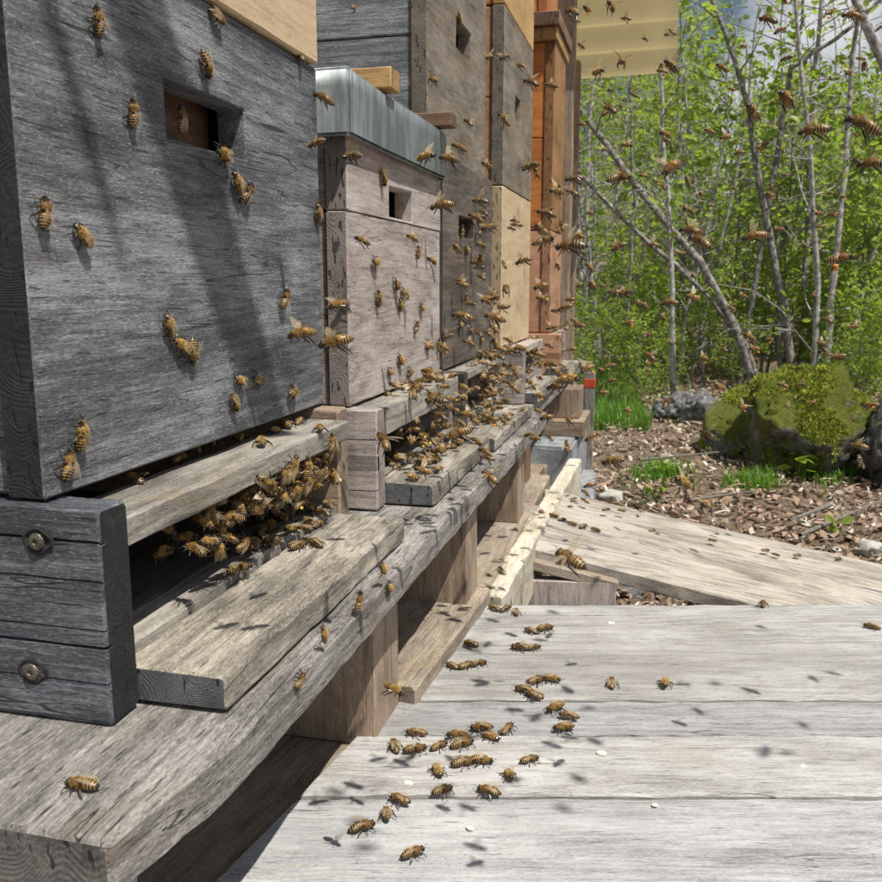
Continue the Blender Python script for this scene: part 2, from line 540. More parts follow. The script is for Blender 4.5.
# hive one: slate grey box with a long slot, pale super on top
H1 = empty('beehive', (-.18, .54, ZB), 'slate grey wooden beehive with long entrance slot and pale wood super on top', 'beehive')
box(H1, .3575, .722, .594, .8745, 0, 'slate', 'slate', slot=(.4865, .588, .7845, .818))
box(H1, .3575, .716, .8745, 1.04, .004, 'new_pale', cap=True)
plank('inner_board', H1, (-.05, .47, .77), (-.034, .60, .84), 1, 'brown_stick')
floor_frame(H1, .3575, .722, 'slate_rail', 'bar', .032, .5935, (.379, .697, .081), screws=True, drop=.0095, barh=.0255)
# hive two: pale grey box under a zinc lid
H2 = empty('beehive', (-.18, .965, ZB), 'pale grey wooden beehive under a grey sheet metal lid', 'beehive')
plank('front_board', H2, (-T, .79, .5835), (0, 1.137, .7663), 1, 'pale_grey', jit=.0012)
box(H2, .79, 1.137, .7652, .834, .0006, 'pale_grey', slot=(.917, 1.006, .7690, .8015))
plank('side_board', H2, (-.36, .794, .5835), (-T - .0005, .816, .7652), 0, 'pale_grey')
plank('side_board', H2, (-.36, 1.111, .5835), (-T - .0005, 1.133, .7652), 0, 'pale_grey')
plank('back_board', H2, (-.382, .79, .5835), (-.3605, 1.137, .7652), 1, 'pale_grey')
floor_frame(H2, .79, 1.137, 'pale_grey', 'bar', .028, .5815, (.812, 1.098, .076), barh=.028, lt=.024)
def lid(h, x0, x1, y0, y1, z0, z1):
    bm = bmesh.new()
    bmesh.ops.create_cube(bm, size=1)
    bmesh.ops.scale(bm, vec=(x1 - x0, y1 - y0, z1 - z0), verts=bm.verts)
    ed = [e for e in bm.edges]
    bmesh.ops.bevel(bm, geom=ed, offset=.003, segments=2, affect='EDGES')
    bot = [f for f in bm.faces if f.normal.z < -.9]
    bmesh.ops.delete(bm, geom=bot, context='FACES')
    bmesh.ops.subdivide_edges(bm, edges=bm.edges[:], cuts=3, use_grid_fill=True)
    for v in bm.verts:
        v.co += Vector([.0012 * mnoise.noise(v.co * 22 + Vector((k * 9, 0, 0))) for k in range(3)])
        if v.co.z > (z1 - z0) * .4: v.co.z -= .004 * abs(mnoise.noise(v.co * 6))
    me = bpy.data.meshes.new('metal_lid')
    bm.to_mesh(me); bm.free()
    me.materials.append(ZINC)
    me.polygons.foreach_set('use_smooth', [True] * len(me.polygons))
    o = link('metal_lid', me, h, ((x0 + x1) / 2, (y0 + y1) / 2, (z0 + z1) / 2))
    return o
lid(H2, -.385, .011, .772, 1.132, .829, .888)
plank('roof_board', H2, (-.37, .795, .835), (-.005, 1.115, .86), 1, 'new_pale')
# hive three: tall grey brown hive
H3 = empty('beehive', (-.18, 1.33, ZB), 'tall grey brown beehive with dark lower box behind the metal lidded hive', 'beehive')
box(H3, 1.155, 1.49, .582, .866, 0, 'dark_brown', slot=(1.245, 1.345, .765, .795))
box(H3, 1.15, 1.525, .868, 1.30, -.02, 'grey_brown', 'slate', slot=(1.31, 1.41, 1.035, 1.075), boards=3, cap=True)
floor_frame(H3, 1.155, 1.49, 'dark_brown', 'bar', .03, .5815, (1.112, 1.44, .081), barh=.012, lt=.019)
# hive four
H4 = empty('beehive', (-.18, 1.75, ZB), 'stacked beehive of pale new lower box, grey middle box and tan top box', 'beehive')
box(H4, 1.575, 1.905, .582, .868, .002, 'new_pale', 'pinkish', boards=1)
box(H4, 1.575, 1.905, .868, 1.165, .002, 'grey_brown', 'pinkish', slot=(1.69, 1.75, 1.0, 1.04), boards=2)
box(H4, 1.575, 1.905, 1.165, 1.36, .002, 'honey_stick', 'orange', cap=True)
floor_frame(H4, 1.575, 1.905, 'pale_grey', 'pale_grey', .045, .5815, (1.59, 1.89, .07), barh=.014)
# hive five: orange stained, own plinth
H5 = empty('beehive', (-.16, 2.28, .0), 'orange brown stained beehive with overhanging wooden roof', 'beehive')
box(H5, 2.10, 2.31, .582, .82, .022, 'pinkish', 'pinkish')
box(H5, 2.10, 2.31, .82, 1.235, .022, 'tan_brown', 'orange', slot=(2.2, 2.27, .90, .935), boards=2)
plank('roof_rim', H5, (-.38, 2.085, 1.236), (.027, 2.33, 1.262), 1, 'honey_stick')
plank('roof_board', H5, (-.40, 2.075, 1.263), (.033, 2.34, 1.292), 1, 'brown_stick')
box(H5, 2.12, 2.30, 1.292, 1.50, .0, 'orange', cap=True)
floor_frame(H5, 2.10, 2.31, 'pinkish', 'grey_brown', .05, .5815, (2.08, 2.30, .075), barh=.014)

# sticks on the lid
st1 = tag(plank('spacer_stick', None, (-.30, .872, .889), (.018, .902, .909), 0, 'honey_stick', bev=.001), 'honey coloured square stick lying across the sheet metal lid', 'stick', 'sticks on the metal lid')
st2 = tag(plank('spacer_stick', None, (-.30, 1.090, .889), (.026, 1.118, .905), 0, 'brown_stick', bev=.001), 'dark brown stick lying across the far end of the metal lid', 'stick', 'sticks on the metal lid')

# ------------------------------------------------------------------ stand under the hives
ST = empty('hive_stand', (0, .9, 0), 'weathered timber stand of planks and posts under the row of hives', 'stand')
fp = plank('front_plank', ST, (-.06, .272, .456), (.098, 1.50, ZB), 1, 'stand', wane=.0022, seg=.014, bev=.002, jit=.0015)
for v_ in fp.data.vertices:
    t_ = max(0, 1 - (v_.co.y + .614) / .075)
    if v_.co.x > 0: v_.co.x -= .013 * t_
plank('rear_plank', ST, (-.42, .215, .456), (-.24, 2.0, ZB - .0005), 1, 'stand')
plank('rear_plank', ST, (-.23, .215, .4555), (-.065, 2.0, ZB - .001), 1, 'stand')
BT = .338
for (y0, y1, xf, zb, tn) in ((.655, .722, .0665, .3115, 'stand_post'), (.935, .990, .083, BT - .001, 'stand_post'), (1.30, 1.36, .082, .3355, 'stand_post')):
    plank('support_board', ST, (-.30, y0, zb), (xf, y1, .4565), 2, tn, bev=.0015, jit=.0008)
# near support right under the front end of the plank
plank('support_board', ST, (-.30, .286, .05), (.066, .318, .456), 2, 'pale_grey', bev=.002)
plank('base_beam', ST, (-.150, .27, .22), (.030, .735, .312), 1, 'base', rot=Euler((0, 0, -.1366)).to_quaternion(), bev=.004, jit=.003)
plank('base_beam', ST, (-.100, .728, .255), (.0915, 1.005, BT), 1, 'base', rot=Euler((0, 0, -.055)).to_quaternion(), bev=.003, jit=.0015)
plank('base_beam', ST, (-.100, 1.010, .255), (.090, 1.66, BT - .002), 1, 'base', rot=Euler((0, 0, .014)).to_quaternion(), bev=.003, jit=.0015)
plank('rear_post', ST, (-.40, .30, .0), (-.33, .37, .4555), 2, 'stand_post')
plank('rear_post', ST, (-.40, 1.80, .0), (-.33, 1.87, .4555), 2, 'stand_post')
for (y, x) in ((.42, -.06), (1.1, -.03), (1.5, -.03)):
    plank('foot_block', ST, (x - .08, y - .09, -.03), (x + .07, y + .09, .2545 if y > .6 else .2195), 1, 'stand')
# second stand with hives four and five
S2 = empty('hive_stand', (0, 2.0, 0), 'brown rough post stand under the stained hives beside pale blocks', 'stand')
plank('front_plank', S2, (-.40, 1.52, .452), (.062, 2.52, ZB), 1, 'stand', wane=.003)
plank('support_board', S2, (-.05, 1.575, .335), (.052, 1.63, .4515), 2, 'brown_stick')
plank('support_board', S2, (-.02, 2.10, .38), (.098, 2.20, .4515), 2, 'stand_post')
plank('cross_board', S2, (-.06, 1.56, .300), (.062, 1.76, .3345), 0, 'stand_post')
plank('cross_board', S2, (-.06, 2.06, .342), (.112, 2.26, .3795), 0, 'stand_post')
plank('base_beam', S2, (-.12, 1.70, .24), (.045, 2.05, .2995), 1, 'base')
plank('rear_post', S2, (-.38, 2.30, -.03), (-.30, 2.38, .4515), 2, 'stand_post')
plank('rear_post', S2, (-.02, 2.31, -.03), (.06, 2.44, .4515), 2, 'stand_post')
BLK = noisy('pale_block', [(.3, (.11, .12, .13)), (.5, (.22, .235, .25)), (.7, (.36, .375, .39))], 30, .9, .6, .003)
def block(name, lo, hi, label, rotz=0):
    lo, hi = Vector(lo), Vector(hi)
    bm = bmesh.new()
    bmesh.ops.create_cube(bm, size=1)
    bmesh.ops.scale(bm, vec=hi - lo, verts=bm.verts)
    bmesh.ops.bevel(bm, geom=bm.edges[:], offset=.006, segments=2, affect='EDGES')
    bmesh.ops.subdivide_edges(bm, edges=bm.edges[:], cuts=3, use_grid_fill=True)
    for v in bm.verts:
        v.co += Vector([.004 * mnoise.noise(v.co * 16 + Vector((k * 9, lo.x * 50, 0))) for k in range(3)])
    me = bpy.data.meshes.new(name)
    bm.to_mesh(me); bm.free()
    me.materials.append(BLK)
    o = link(name, me, None, (lo + hi) / 2)
    o.rotation_euler.z = rotz
    return tag(o, label, 'block')
block('concrete_block', (-.06, 1.93, -.03), (.098, 2.33, .341), 'tall pale grey block carrying the stand beneath the stained hive')
block('concrete_block', (.085, 1.93, -.03), (.140, 2.25, .225), 'low pale grey block on the leaves beside a taller block', .06)
block('concrete_block', (.12, 1.80, -.03), (.165, 1.93, .165), 'small pale grey block near the sloping planks', -.1)
WB = plank('timber_beam', None, (.0935, .995, .25), (.122, 1.86, .331), 1, 'chalk', rot=Euler((0, 0, -.014)).to_quaternion(), wane=.003, bev=.003, jit=.002, seg=.012)
tag(WB, 'chalky white rough beam lying along the foot of the stand', 'beam')
tag(plank('marker_post', None, (.078, 2.44, -.03), (.106, 2.468, .458), 2, 'stand'), 'grey stake with a red painted band standing against the stained hive', 'post')
MP = bpy.data.objects['marker_post']
RED = noisy('red_paint', [(.3, (.3, .03, .015)), (.7, (.6, .08, .03))], 40, .5, .2, .001)
me = plank_mesh((.0305, .0305, .024), 2, 'stand', bev=.001)
me.materials.clear(); me.materials.append(RED); me.materials.append(RED)
link('red_band', me, MP, (.092, 2.454, .428))

# corrugated roof sheet over the last hives
def corrugated():
    N = NT('corrugated_sheet')
    v = N.coord()
    a = N.noise(v, (9, 40, 9), 5, .6)
    N.l(N.ramp(a, [(.3, (.42, .38, .27)), (.7, (.62, .57, .43))]), N.b.inputs['Base Color'])
    N.b.inputs['Roughness'].default_value = .45
    tr = N.n('ShaderNodeBsdfTranslucent')
    tr.inputs['Color'].default_value = (.74, .68, .5, 1)
    ms = N.n('ShaderNodeMixShader')
    ms.inputs[0].default_value = .62
    N.l(N.b.outputs[0], ms.inputs[1]); N.l(tr.outputs[0], ms.inputs[2]); N.l(ms.outputs[0], N.o.inputs[0])
    vs, fs = [], []
    y0, y1, x0, x1 = 2.56, 3.22, -.55, .285
    n, m = 220, 8
    zf = lambda x, y: 1.425 - .27 * (y - 3.2) + .018 * x
    for k in range(n + 1):
        y = y0 + (y1 - y0) * k / n
        for j in range(m + 1):
            x = x0 + (x1 - x0) * j / m
            vs.append((x, y, zf(x, y) + .027 * math.sin(2 * math.pi * y / .155)))
    for k in range(n):
        for j in range(m):
            a = k * (m + 1) + j
            fs.append((a, a + 1, a + m + 2, a + m + 1))
    root = empty('corrugated_roof', (-.1, 2.9, 0), 'pale yellow corrugated roof sheet jutting out beyond the stained hive', 'roof')
    o = link('roof_sheet', mesh_from('roof_sheet', vs, fs, N.m, smooth=True), root)
    sd = o.modifiers.new('s', 'SOLIDIFY'); sd.thickness = .002
    for (x, y) in ((-.45, 2.62), (-.45, 3.14), (-.02, 2.68), (-.05, 3.14)):
        plank('roof_post', root, (x - .025, y - .025, -.03), (x + .025, y + .025, zf(x, y) - .012), 2, 'stand_post')
corrugated()

# ------------------------------------------------------------------ plank deck in front of the stand
DZ = .320
DK = empty('plank_deck', (.4, .65, 0), 'deck of pale silvery planks in front of the grey hives', 'deck')
q_deck = Euler((0, 0, YAW)).to_quaternion()
def left_x(y): return .034 + (y - .4577) * .1375
edges = [.225, .331, .4345, .5325, .6235, .6880, .9335]
for i, (v0, v1) in enumerate(zip(edges, edges[1:])):
    vm = (v0 + v1) / 2
    # start of the plank along u where it meets the base beam
    y = vm
    for _ in range(6): y = (vm + math.sin(YAW) * left_x(y)) / math.cos(YAW)
    u0 = math.cos(YAW) * left_x(y) + math.sin(YAW) * y - .012
    u1 = 1.35 + random.uniform(-.03, .03)
    L, W_ = u1 - u0, v1 - v0 - .0030
    cx = RIGHT * ((u0 + u1) / 2) + Vector((-math.sin(YAW), math.cos(YAW), 0)) * vm
    dz = (.0, .0005, -.0006, .0008, -.0004, .0004, .0)[i]
    _seed[0] += 1
    me = plank_mesh((L, W_, .024), 0, 'deck' if i in (3, 5) else 'deck_b', seed=_seed[0], bev=.0016, jit=.0016, seg=.018)
    for v_ in me.vertices:
        wgt = max(0, 1 - (v_.co.x + L / 2) / .2)
        v_.co.x += .405 * v_.co.y * wgt
    link('plank', me, DK, (cx.x, cx.y, DZ - .012 + dz), q_deck)
for u in (.30, .80, 1.2):
    c = RIGHT * u + Vector((-math.sin(YAW), math.cos(YAW), 0)) * .56
    me = plank_mesh((.05, .66, .05), 1, 'stand', seed=900 + int(u * 10))
    link('joist', me, DK, (c.x, c.y, DZ - .0495), q_deck)
    for v in (.30, .83):
        c = RIGHT * u + Vector((-math.sin(YAW), math.cos(YAW), 0)) * v
        me = plank_mesh((.07, .07, .29), 2, 'stand', seed=950 + int(u * 10))
        link('leg', me, DK, (c.x, c.y, .1255), q_deck)

# ------------------------------------------------------------------ sloping planks beyond the deck
RP = empty('plank_ramp', (.4, 1.45, 0), 'sloping pair of long straw coloured planks beyond the silvery deck', 'ramp')
def sloped(name, parent, a0, b0, width, thick, tone, seed, **kw):
    """plank from a0 to b0 (near top edge), width laid out to +y"""
    a0, b0 = Vector(a0), Vector(b0)
    ex = (b0 - a0).normalized()
    ey = (Vector((0, 1, .05)) - ex * ex.dot(Vector((0, 1, .05)))).normalized()
    ez = ex.cross(ey)
    me = plank_mesh(((b0 - a0).length, width, thick), 0, tone, seed=seed, **kw)
    c = (a0 + b0) / 2 + ey * width / 2 - ez * thick / 2
    rot = Matrix((ex, ey, ez)).transposed().to_quaternion()
    return link(name, me, parent, c, rot), a0, ey, ez
P1 = sloped('plank', RP, (.096, 1.235, .322), (.96, 1.37, .115), .195, .022, 'ramp', 501, jit=.0012, bev=.002)
P2 = sloped('plank', RP, (.108, 1.437, .3165), (1.00, 1.590, .124), .14, .022, 'ramp', 502, jit=.0012, bev=.002)
plank('cross_board', RP, (.094, 1.230, .05), (.236, 1.252, .2735), 2, 'pale_grey', rot=Euler((0, 0, .156)).to_quaternion())
plank('edge_strip', RP, (.100, 1.231, .2745), (.240, 1.255, .290), 0, 'base', rot=Euler((0, .235, .156)).to_quaternion())
plank('end_block', RP, (.80, 1.36, -.03), (.92, 1.66, .12), 1, 'stand')
plank('rear_leg', RP, (.13, 1.48, -.03), (.19, 1.54, .285), 2, 'stand')
RN = P1[3]

# ------------------------------------------------------------------ boulders, stones
def moss_mat(amount, name, dark=1.0):
    N = NT(name)
    v = N.coord()
    a = N.noise(v, (7,) * 3, 6, .65)
    b = N.noise(v, (45,) * 3, 6, .7)
    f = N.noise(v, (240,) * 3, 3, .7)
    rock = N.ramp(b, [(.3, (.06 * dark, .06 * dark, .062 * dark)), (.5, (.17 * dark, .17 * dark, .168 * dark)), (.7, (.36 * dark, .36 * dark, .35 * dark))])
    mm = N.math('ADD', N.math('MULTIPLY', f, .6), N.math('MULTIPLY', b, .4))
    moss = N.ramp(mm, [(.3, (.03, .042, .003)), (.5, (.15, .19, .012)), (.68, (.34, .38, .035))])
    g = N.n('ShaderNodeNewGeometry')
    sx = N.n('ShaderNodeSeparateXYZ')
    N.l(g.outputs['Normal'], sx.inputs[0])
    k = N.math('ADD', N.math('MULTIPLY', sx.outputs['Z'], .22), a)
    k = N.math('ADD', k, amount)
    mk = N.smooth(k, .46, .66)
    N.l(N.mix(mk, rock, moss), N.b.inputs['Base Color'])
    N.b.inputs['Roughness'].default_value = .95
    h = N.math('ADD', N.math('MULTIPLY', b, .6), N.math('MULTIPLY', N.math('MULTIPLY', f, mk), .8))
    N.bump(h, 1.0, .035)
    return N.m
def boulder(name, c, s, seed, mat, label, cat='boulder', rotz=0, lump=.34, cuts=5):
    bm = bmesh.new()
    bmesh.ops.create_icosphere(bm, subdivisions=cuts, radius=1)
    o3 = Vector((seed * 3.7, seed * 1.3, seed * 8.1))
    for v in bm.verts:
        n = v.co.normalized()
        d = 1 + lump * mnoise.noise(n * 1.4 + o3) + lump * .6 * mnoise.noise(n * 3.2 + o3) + .09 * mnoise.noise(n * 8 + o3) + .04 * mnoise.noise(n * 19 + o3) - .16 * max(0, .12 - abs(mnoise.noise(n * 2.1 + o3 * 1.7))) / .12
        # a few planar chops give the rock facets
        for k in range(7):
            R_ = random.Random(seed * 31 + k)
            a = Vector((R_.gauss(0, 1), R_.gauss(0, 1), R_.gauss(0, .8))).normalized()
            lim = R_.uniform(.72, .92)
            t = (n * d).dot(a)
            if t > lim: d *= 1 - .8 * (t - lim) / max(t, .01)
        v.co = Vector((n.x * s[0], n.y * s[1], n.z * s[2])) * d
    me = bpy.data.meshes.new(name)
    bm.to_mesh(me); bm.free()
    me.materials.append(mat)
    me.polygons.foreach_set('use_smooth', [True] * len(me.polygons))
    o = link(name, me, None, c)
    o.rotation_euler.z = rotz
    return tag(o, label, cat)
MOSS = moss_mat(.10, 'mossy_rock')
MOSS2 = moss_mat(.02, 'part_mossy_rock')
BARE = moss_mat(-.5, 'bare_rock')
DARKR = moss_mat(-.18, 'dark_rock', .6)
def moss_tufts(o, n, seed, zmin):
    R_ = random.Random(seed)
    me0 = o.data
    polys = [p for p in me0.polygons if p.normal.z > zmin]
    vs, fs = [], []
    while len(fs) < n:
        p = R_.choice(polys)
        c = Vector(p.center)
        if mnoise.noise(c * 6 + Vector((seed, 0, 0))) + p.normal.z * .35 < .03: continue
        ids = p.vertices
        a_, b_ = R_.random(), R_.random()
        if a_ + b_ > 1: a_, b_ = 1 - a_, 1 - b_
        q = me0.vertices[ids[0]].co * (1 - a_ - b_) + me0.vertices[ids[1]].co * a_ + me0.vertices[ids[2]].co * b_
        nn = (Vector(p.normal) + Vector((R_.gauss(0, .5), R_.gauss(0, .5), R_.gauss(.1, .5)))).normalized()
        t_ = nn.cross(Vector((R_.gauss(0, 1), R_.gauss(0, 1), R_.gauss(0, 1)))).normalized() * R_.uniform(.0015, .003)
        b = len(vs)
        vs += [q - t_, q + t_, q + nn * R_.uniform(.006, .017)]
        fs.append((b, b + 1, b + 2))
    m_ = mesh_from('moss', vs, fs, MOSSLEAF)
    k_ = link('moss', m_, o, o.location)
    tag(k_, kind='stuff')
def moss_leaf():
    N = NT('moss_leaf')
    g = N.n('ShaderNodeNewGeometry')
    v = N.coord()
    a = N.noise(v, (9,) * 3, 3, .6)
    c = N.ramp(g.outputs['Random Per Island'], [(0, (.10, .14, .008)), (.5, (.24, .29, .02)), (1, (.44, .48, .06))])
    c = N.mix(N.math('MULTIPLY', N.smooth(a, .52, .68), .6), c, (.07, .10, .01))
    N.l(c, N.b.inputs['Base Color'])
    N.b.inputs['Roughness'].default_value = .9
    return N.m
MOSSLEAF = moss_leaf()
BD1 = boulder('boulder', (.82, 3.55, .14), (.25, .26, .25), 3, MOSS, 'large moss covered boulder standing on the leaf litter')
BD2 = boulder('boulder', (.62, 3.80, .09), (.2, .2, .17), 5, MOSS2, 'grey boulder half covered in moss beside the big mossy one')
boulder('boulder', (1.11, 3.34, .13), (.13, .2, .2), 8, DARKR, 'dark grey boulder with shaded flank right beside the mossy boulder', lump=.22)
moss_tufts(BD1, 24000, 1, -.6)
moss_tufts(BD2, 12000, 2, -.2)
boulder('boulder', (.50, 4.6, .04), (.11, .1, .11), 12, BARE, 'small grey rock behind the half mossy boulder')
boulder('boulder', (.36, 4.75, .03), (.13, .12, .1), 14, BARE, 'flat grey stone at the edge of the grass')
WS = noisy('white_stone', [(.3, (.22, .22, .21)), (.7, (.5, .49, .46))], 20, .9, .5, .004)
for k, (px, py, s, m, lab) in enumerate(((627, 590, .045, BARE, 'dark rounded stone under the sloping planks'), (640, 582, .03, WS, 'white stone under the sloping planks'),
                                         (655, 592, .032, DARKR, 'small dark stone beside the white one under the planks'), (675, 585, .03, WS, 'pale flat stone on leaf litter below the sloping planks'),
                                         (612, 497, .03, WS, 'pale stone beside the low concrete block'), (868, 548, .03, WS, 'whitish stone on the leaves in front of the dark boulder'))):
    p = onZ(px, py, .02)
    boulder('stone', p, (s * 1.3, s, s * .8), 20 + k, m, lab, 'stone', cuts=3)

# ------------------------------------------------------------------ leaf litter
def leaf_shape():
    return [(-.5, 0, 0), (-.22, .22, .05), (.15, .26, .03), (.5, 0, -.02), (.15, -.26, .06), (-.22, -.22, .02), (0, 0, -.05)]
LV = [Vector(p) for p in leaf_shape()]
LF = [(0, 6, 1), (1, 6, 2), (2, 6, 3), (3, 6, 4), (4, 6, 5), (5, 6, 0)]
def litter_mat(name, lo, mid, hi):
    N = NT(name)
    g = N.n('ShaderNodeNewGeometry')
    c = N.ramp(g.outputs['Random Per Island'], [(.0, lo), (.4, mid), (.72, tuple(x * 1.3 for x in mid)), (.9, hi)])
    v = N.coord()
    a = N.noise(v, (90,) * 3, 4, .6)
    c = N.mix(N.math('MULTIPLY', a, .5), c, tuple(x * .5 for x in lo))
    N.l(c, N.b.inputs['Base Color'])
    N.b.inputs['Roughness'].default_value = .75
    return N.m
LIT = litter_mat('dead_leaves', (.11, .066, .04), (.30, .21, .145), (.66, .61, .53))
def litter_stuff():
    vs, fs = [], []
    R_ = random.Random(77)
    for k in range(27000):
        y = 1.15 + 6.3 * R_.random() ** 1.25
        x = R_.uniform(-.25, .45 + .42 * y)
        if R_.random() < .12: x = R_.uniform(-3, 4)
        s = .009 + .032 * R_.random() ** 2
        z = ground_z(x, y) + R_.uniform(.002, .022)
        rot = Euler((R_.gauss(0, .5), R_.gauss(0, .5), R_.uniform(0, 6.3))).to_matrix()
        b = len(vs)
        cz = R_.uniform(-2, 3)
        for p in LV:
            vs.append(rot @ Vector((p.x * s, p.y * s, p.z * s * cz)) + Vector((x, y, z)))
        fs += [tuple(b + i for i in f) for f in LF]
    for k in range(2600):      # fine stems and needles
        y = 1.2 + 5.0 * R_.random() ** 1.2
        x = R_.uniform(-.25, .45 + .42 * y)
        a = R_.uniform(0, 6.3); L = R_.uniform(.02, .09); w_ = R_.uniform(.0008, .002)
        d = Vector((math.cos(a), math.sin(a), R_.gauss(0, .15))) * L
        n_ = Vector((-math.sin(a), math.cos(a), R_.gauss(0, .5))) * w_
        p = Vector((x, y, ground_z(x, y) + R_.uniform(.012, .03)))
        b = len(vs)
        vs += [p - n_, p + n_, p + d * .5 + n_ + Vector((0, 0, .004)), p + d * .5 - n_ + Vector((0, 0, .004)), p + d]
        fs += [(b, b + 1, b + 2, b + 3), (b + 3, b + 2, b + 4)]
    me = mesh_from('leaf_litter', vs, fs, LIT)
    tag(link('leaf_litter', me), 'brown and grey dead leaves strewn over the ground', 'leaf litter', kind='stuff')
    # the leaves that show largest, one by one
    ms = []
    for k in range(6):
        cz = R_.uniform(-1.5, 3)
        ms.append(mesh_from('dead_leaf', [Vector((p.x * R_.uniform(.85, 1.1), p.y * R_.uniform(.8, 1.2), p.z * cz)) for p in LV], LF, LIT))
    for k in range(230):
        px, py = R_.uniform(585, 882), R_.uniform(440, 600)
        p = onZ(px, py, .02)
        if p.y > 4.2: continue
        p.z = ground_z(p.x, p.y) + .022
        o = link('dead_leaf', ms[k % 6], GROUND, p)
        s = R_.uniform(.02, .042)
        o.scale = (s, s, s)
        o.rotation_euler = (R_.gauss(0, .35), R_.gauss(0, .35), R_.uniform(0, 6.3))
litter_stuff()
# fallen twigs
TW = noisy('grey_twig', [(.3, (.07, .06, .05)), (.7, (.22, .2, .18))], 60, .9, .4, .002)
def tube(vs, fs, pts, rad, n=6):
    b = len(vs)
    up = Vector((.31, .2, .93))
    for i, p in enumerate(pts):
        t = (pts[min(i + 1, len(pts) - 1)] - pts[max(i - 1, 0)])
        t = t.normalized() if t.length > 1e-9 else Vector((0, 0, 1))
        a = t.cross(up)
        if a.length < .05: a = t.cross(Vector((1, 0, 0)))
        a.normalize(); c = t.cross(a)
        for k in range(n):
            th = 2 * math.pi * k / n
            vs.append(p + (a * math.cos(th) + c * math.sin(th)) * rad[i])
    for i in range(len(pts) - 1):
        for k in range(n):
            fs.append((b + i * n + k, b + i * n + (k + 1) % n, b + (i + 1) * n + (k + 1) % n, b + (i + 1) * n + k))
    return b
for k, (x0, y0, x1, y1, r) in enumerate(((800, 535, 882, 500, 5), (690, 500, 760, 490, 4), (640, 460, 720, 452, 5), (830, 505, 790, 520, 6))):
    a, b = onZ(x0, y0, .035), onZ(x1, y1, .05)
    vs, fs = [], []
    pts = [a.lerp(b, t / 6) + Vector((0, 0, .012 * mnoise.noise(Vector((k * 3, t, 0))))) for t in range(7)]
    tube(vs, fs, pts, [r * .001 * (1.3 - t * .12) for t in range(7)])
    tag(link('twig', mesh_from('twig', vs, fs, TW, smooth=True)), 'thin dry fallen twig lying on the dead leaves', 'twig', 'twigs on the leaf litter')

# ------------------------------------------------------------------ greenery
def leaf_mat(name, stops, trans, tmix=.45):
    N = NT(name)
    g = N.n('ShaderNodeNewGeometry')
    N.l(N.ramp(g.outputs['Random Per Island'], stops), N.b.inputs['Base Color'])
    N.b.inputs['Roughness'].default_value = .45
    tr = N.n('ShaderNodeBsdfTranslucent')
    tr.inputs['Color'].default_value = (*trans, 1)
    ms = N.n('ShaderNodeMixShader')
    ms.inputs[0].default_value = tmix
    N.l(N.b.outputs[0], ms.inputs[1]); N.l(tr.outputs[0], ms.inputs[2]); N.l(ms.outputs[0], N.o.inputs[0])
    return N.m
LEAF = leaf_mat('fresh_leaf', [(0, (.045, .10, .010)), (.4, (.115, .19, .020)), (.8, (.21, .28, .035)), (1, (.30, .33, .07))], (.42, .58, .07), .46)
LEAF2 = leaf_mat('olive_leaf', [(0, (.09, .12, .03)), (.5, (.14, .17, .045)), (1, (.22, .21, .09))], (.36, .45, .10))
GRASS = leaf_mat('grass_blade', [(0, (.05, .14, .012)), (1, (.13, .24, .03))], (.2, .42, .03))
BARK = noisy('grey_bark', [(.36, (.05, .047, .043)), (.46, (.22, .21, .2)), (.55, (.36, .35, .34)), (.68, (.6, .59, .57))], 34, .9, .9, .008)
BARKD = noisy('dark_bark', [(.36, (.04, .037, .03)), (.47, (.14, .13, .118)), (.56, (.26, .25, .235)), (.7, (.46, .45, .43))], 34, .9, .9, .008)

def grass():
    R_ = random.Random(5)
    vs, fs = [], []
    n = 0
    while n < 3800:
        px, py = R_.uniform(560, 690), R_.uniform(372, 432)
        if R_.random() < .25: px, py = R_.choice(((660, 478), (755, 487), (830, 478))); px += R_.gauss(0, 14); py += R_.gauss(0, 5)
        elif px > 652 - (432 - py) * .4 and R_.random() < .93: continue
        p = onZ(px, py, 0)
        p.z = ground_z(p.x, p.y)
        h = R_.uniform(.04, .13) if py < 440 else R_.uniform(.02, .06)
        a = R_.uniform(0, 6.28)
        d = Vector((math.cos(a), math.sin(a), 0))
        s = Vector((-d.y, d.x, 0)) * R_.uniform(.002, .0045)
        lean = R_.uniform(.1, .7) * h
        b = len(vs)
        vs += [p - s, p + s, p + d * lean * .35 + Vector((0, 0, h * .6)) + s * .7, p + d * lean * .35 + Vector((0, 0, h * .6)) - s * .7, p + d * lean + Vector((0, 0, h))]
        fs += [(b, b + 1, b + 2, b + 3), (b + 3, b + 2, b + 4)]
        n += 1
    tag(link('grass', mesh_from('grass', vs, fs, GRASS)), 'fresh green grass at the edge of the trees', 'grass', kind='stuff')
grass()

LEAFV = [Vector(p) for p in ((-.5, 0, 0), (-.15, .27, .06), (.2, .24, .06), (.55, 0, -.02), (.2, -.24, .06), (-.15, -.27, .06))]
LEAFF = [(0, 3, 2, 1), (0, 5, 4, 3)]
def add_leaf(vs, fs, p, s, R_, droop=.5):
    rot = Euler((R_.gauss(0, .7), R_.gauss(.2, droop), R_.uniform(0, 6.3))).to_matrix()
    b = len(vs)
    for q in LEAFV: vs.append(rot @ (q * s) + p)
    fs += [tuple(b + i for i in f) for f in LEAFF]

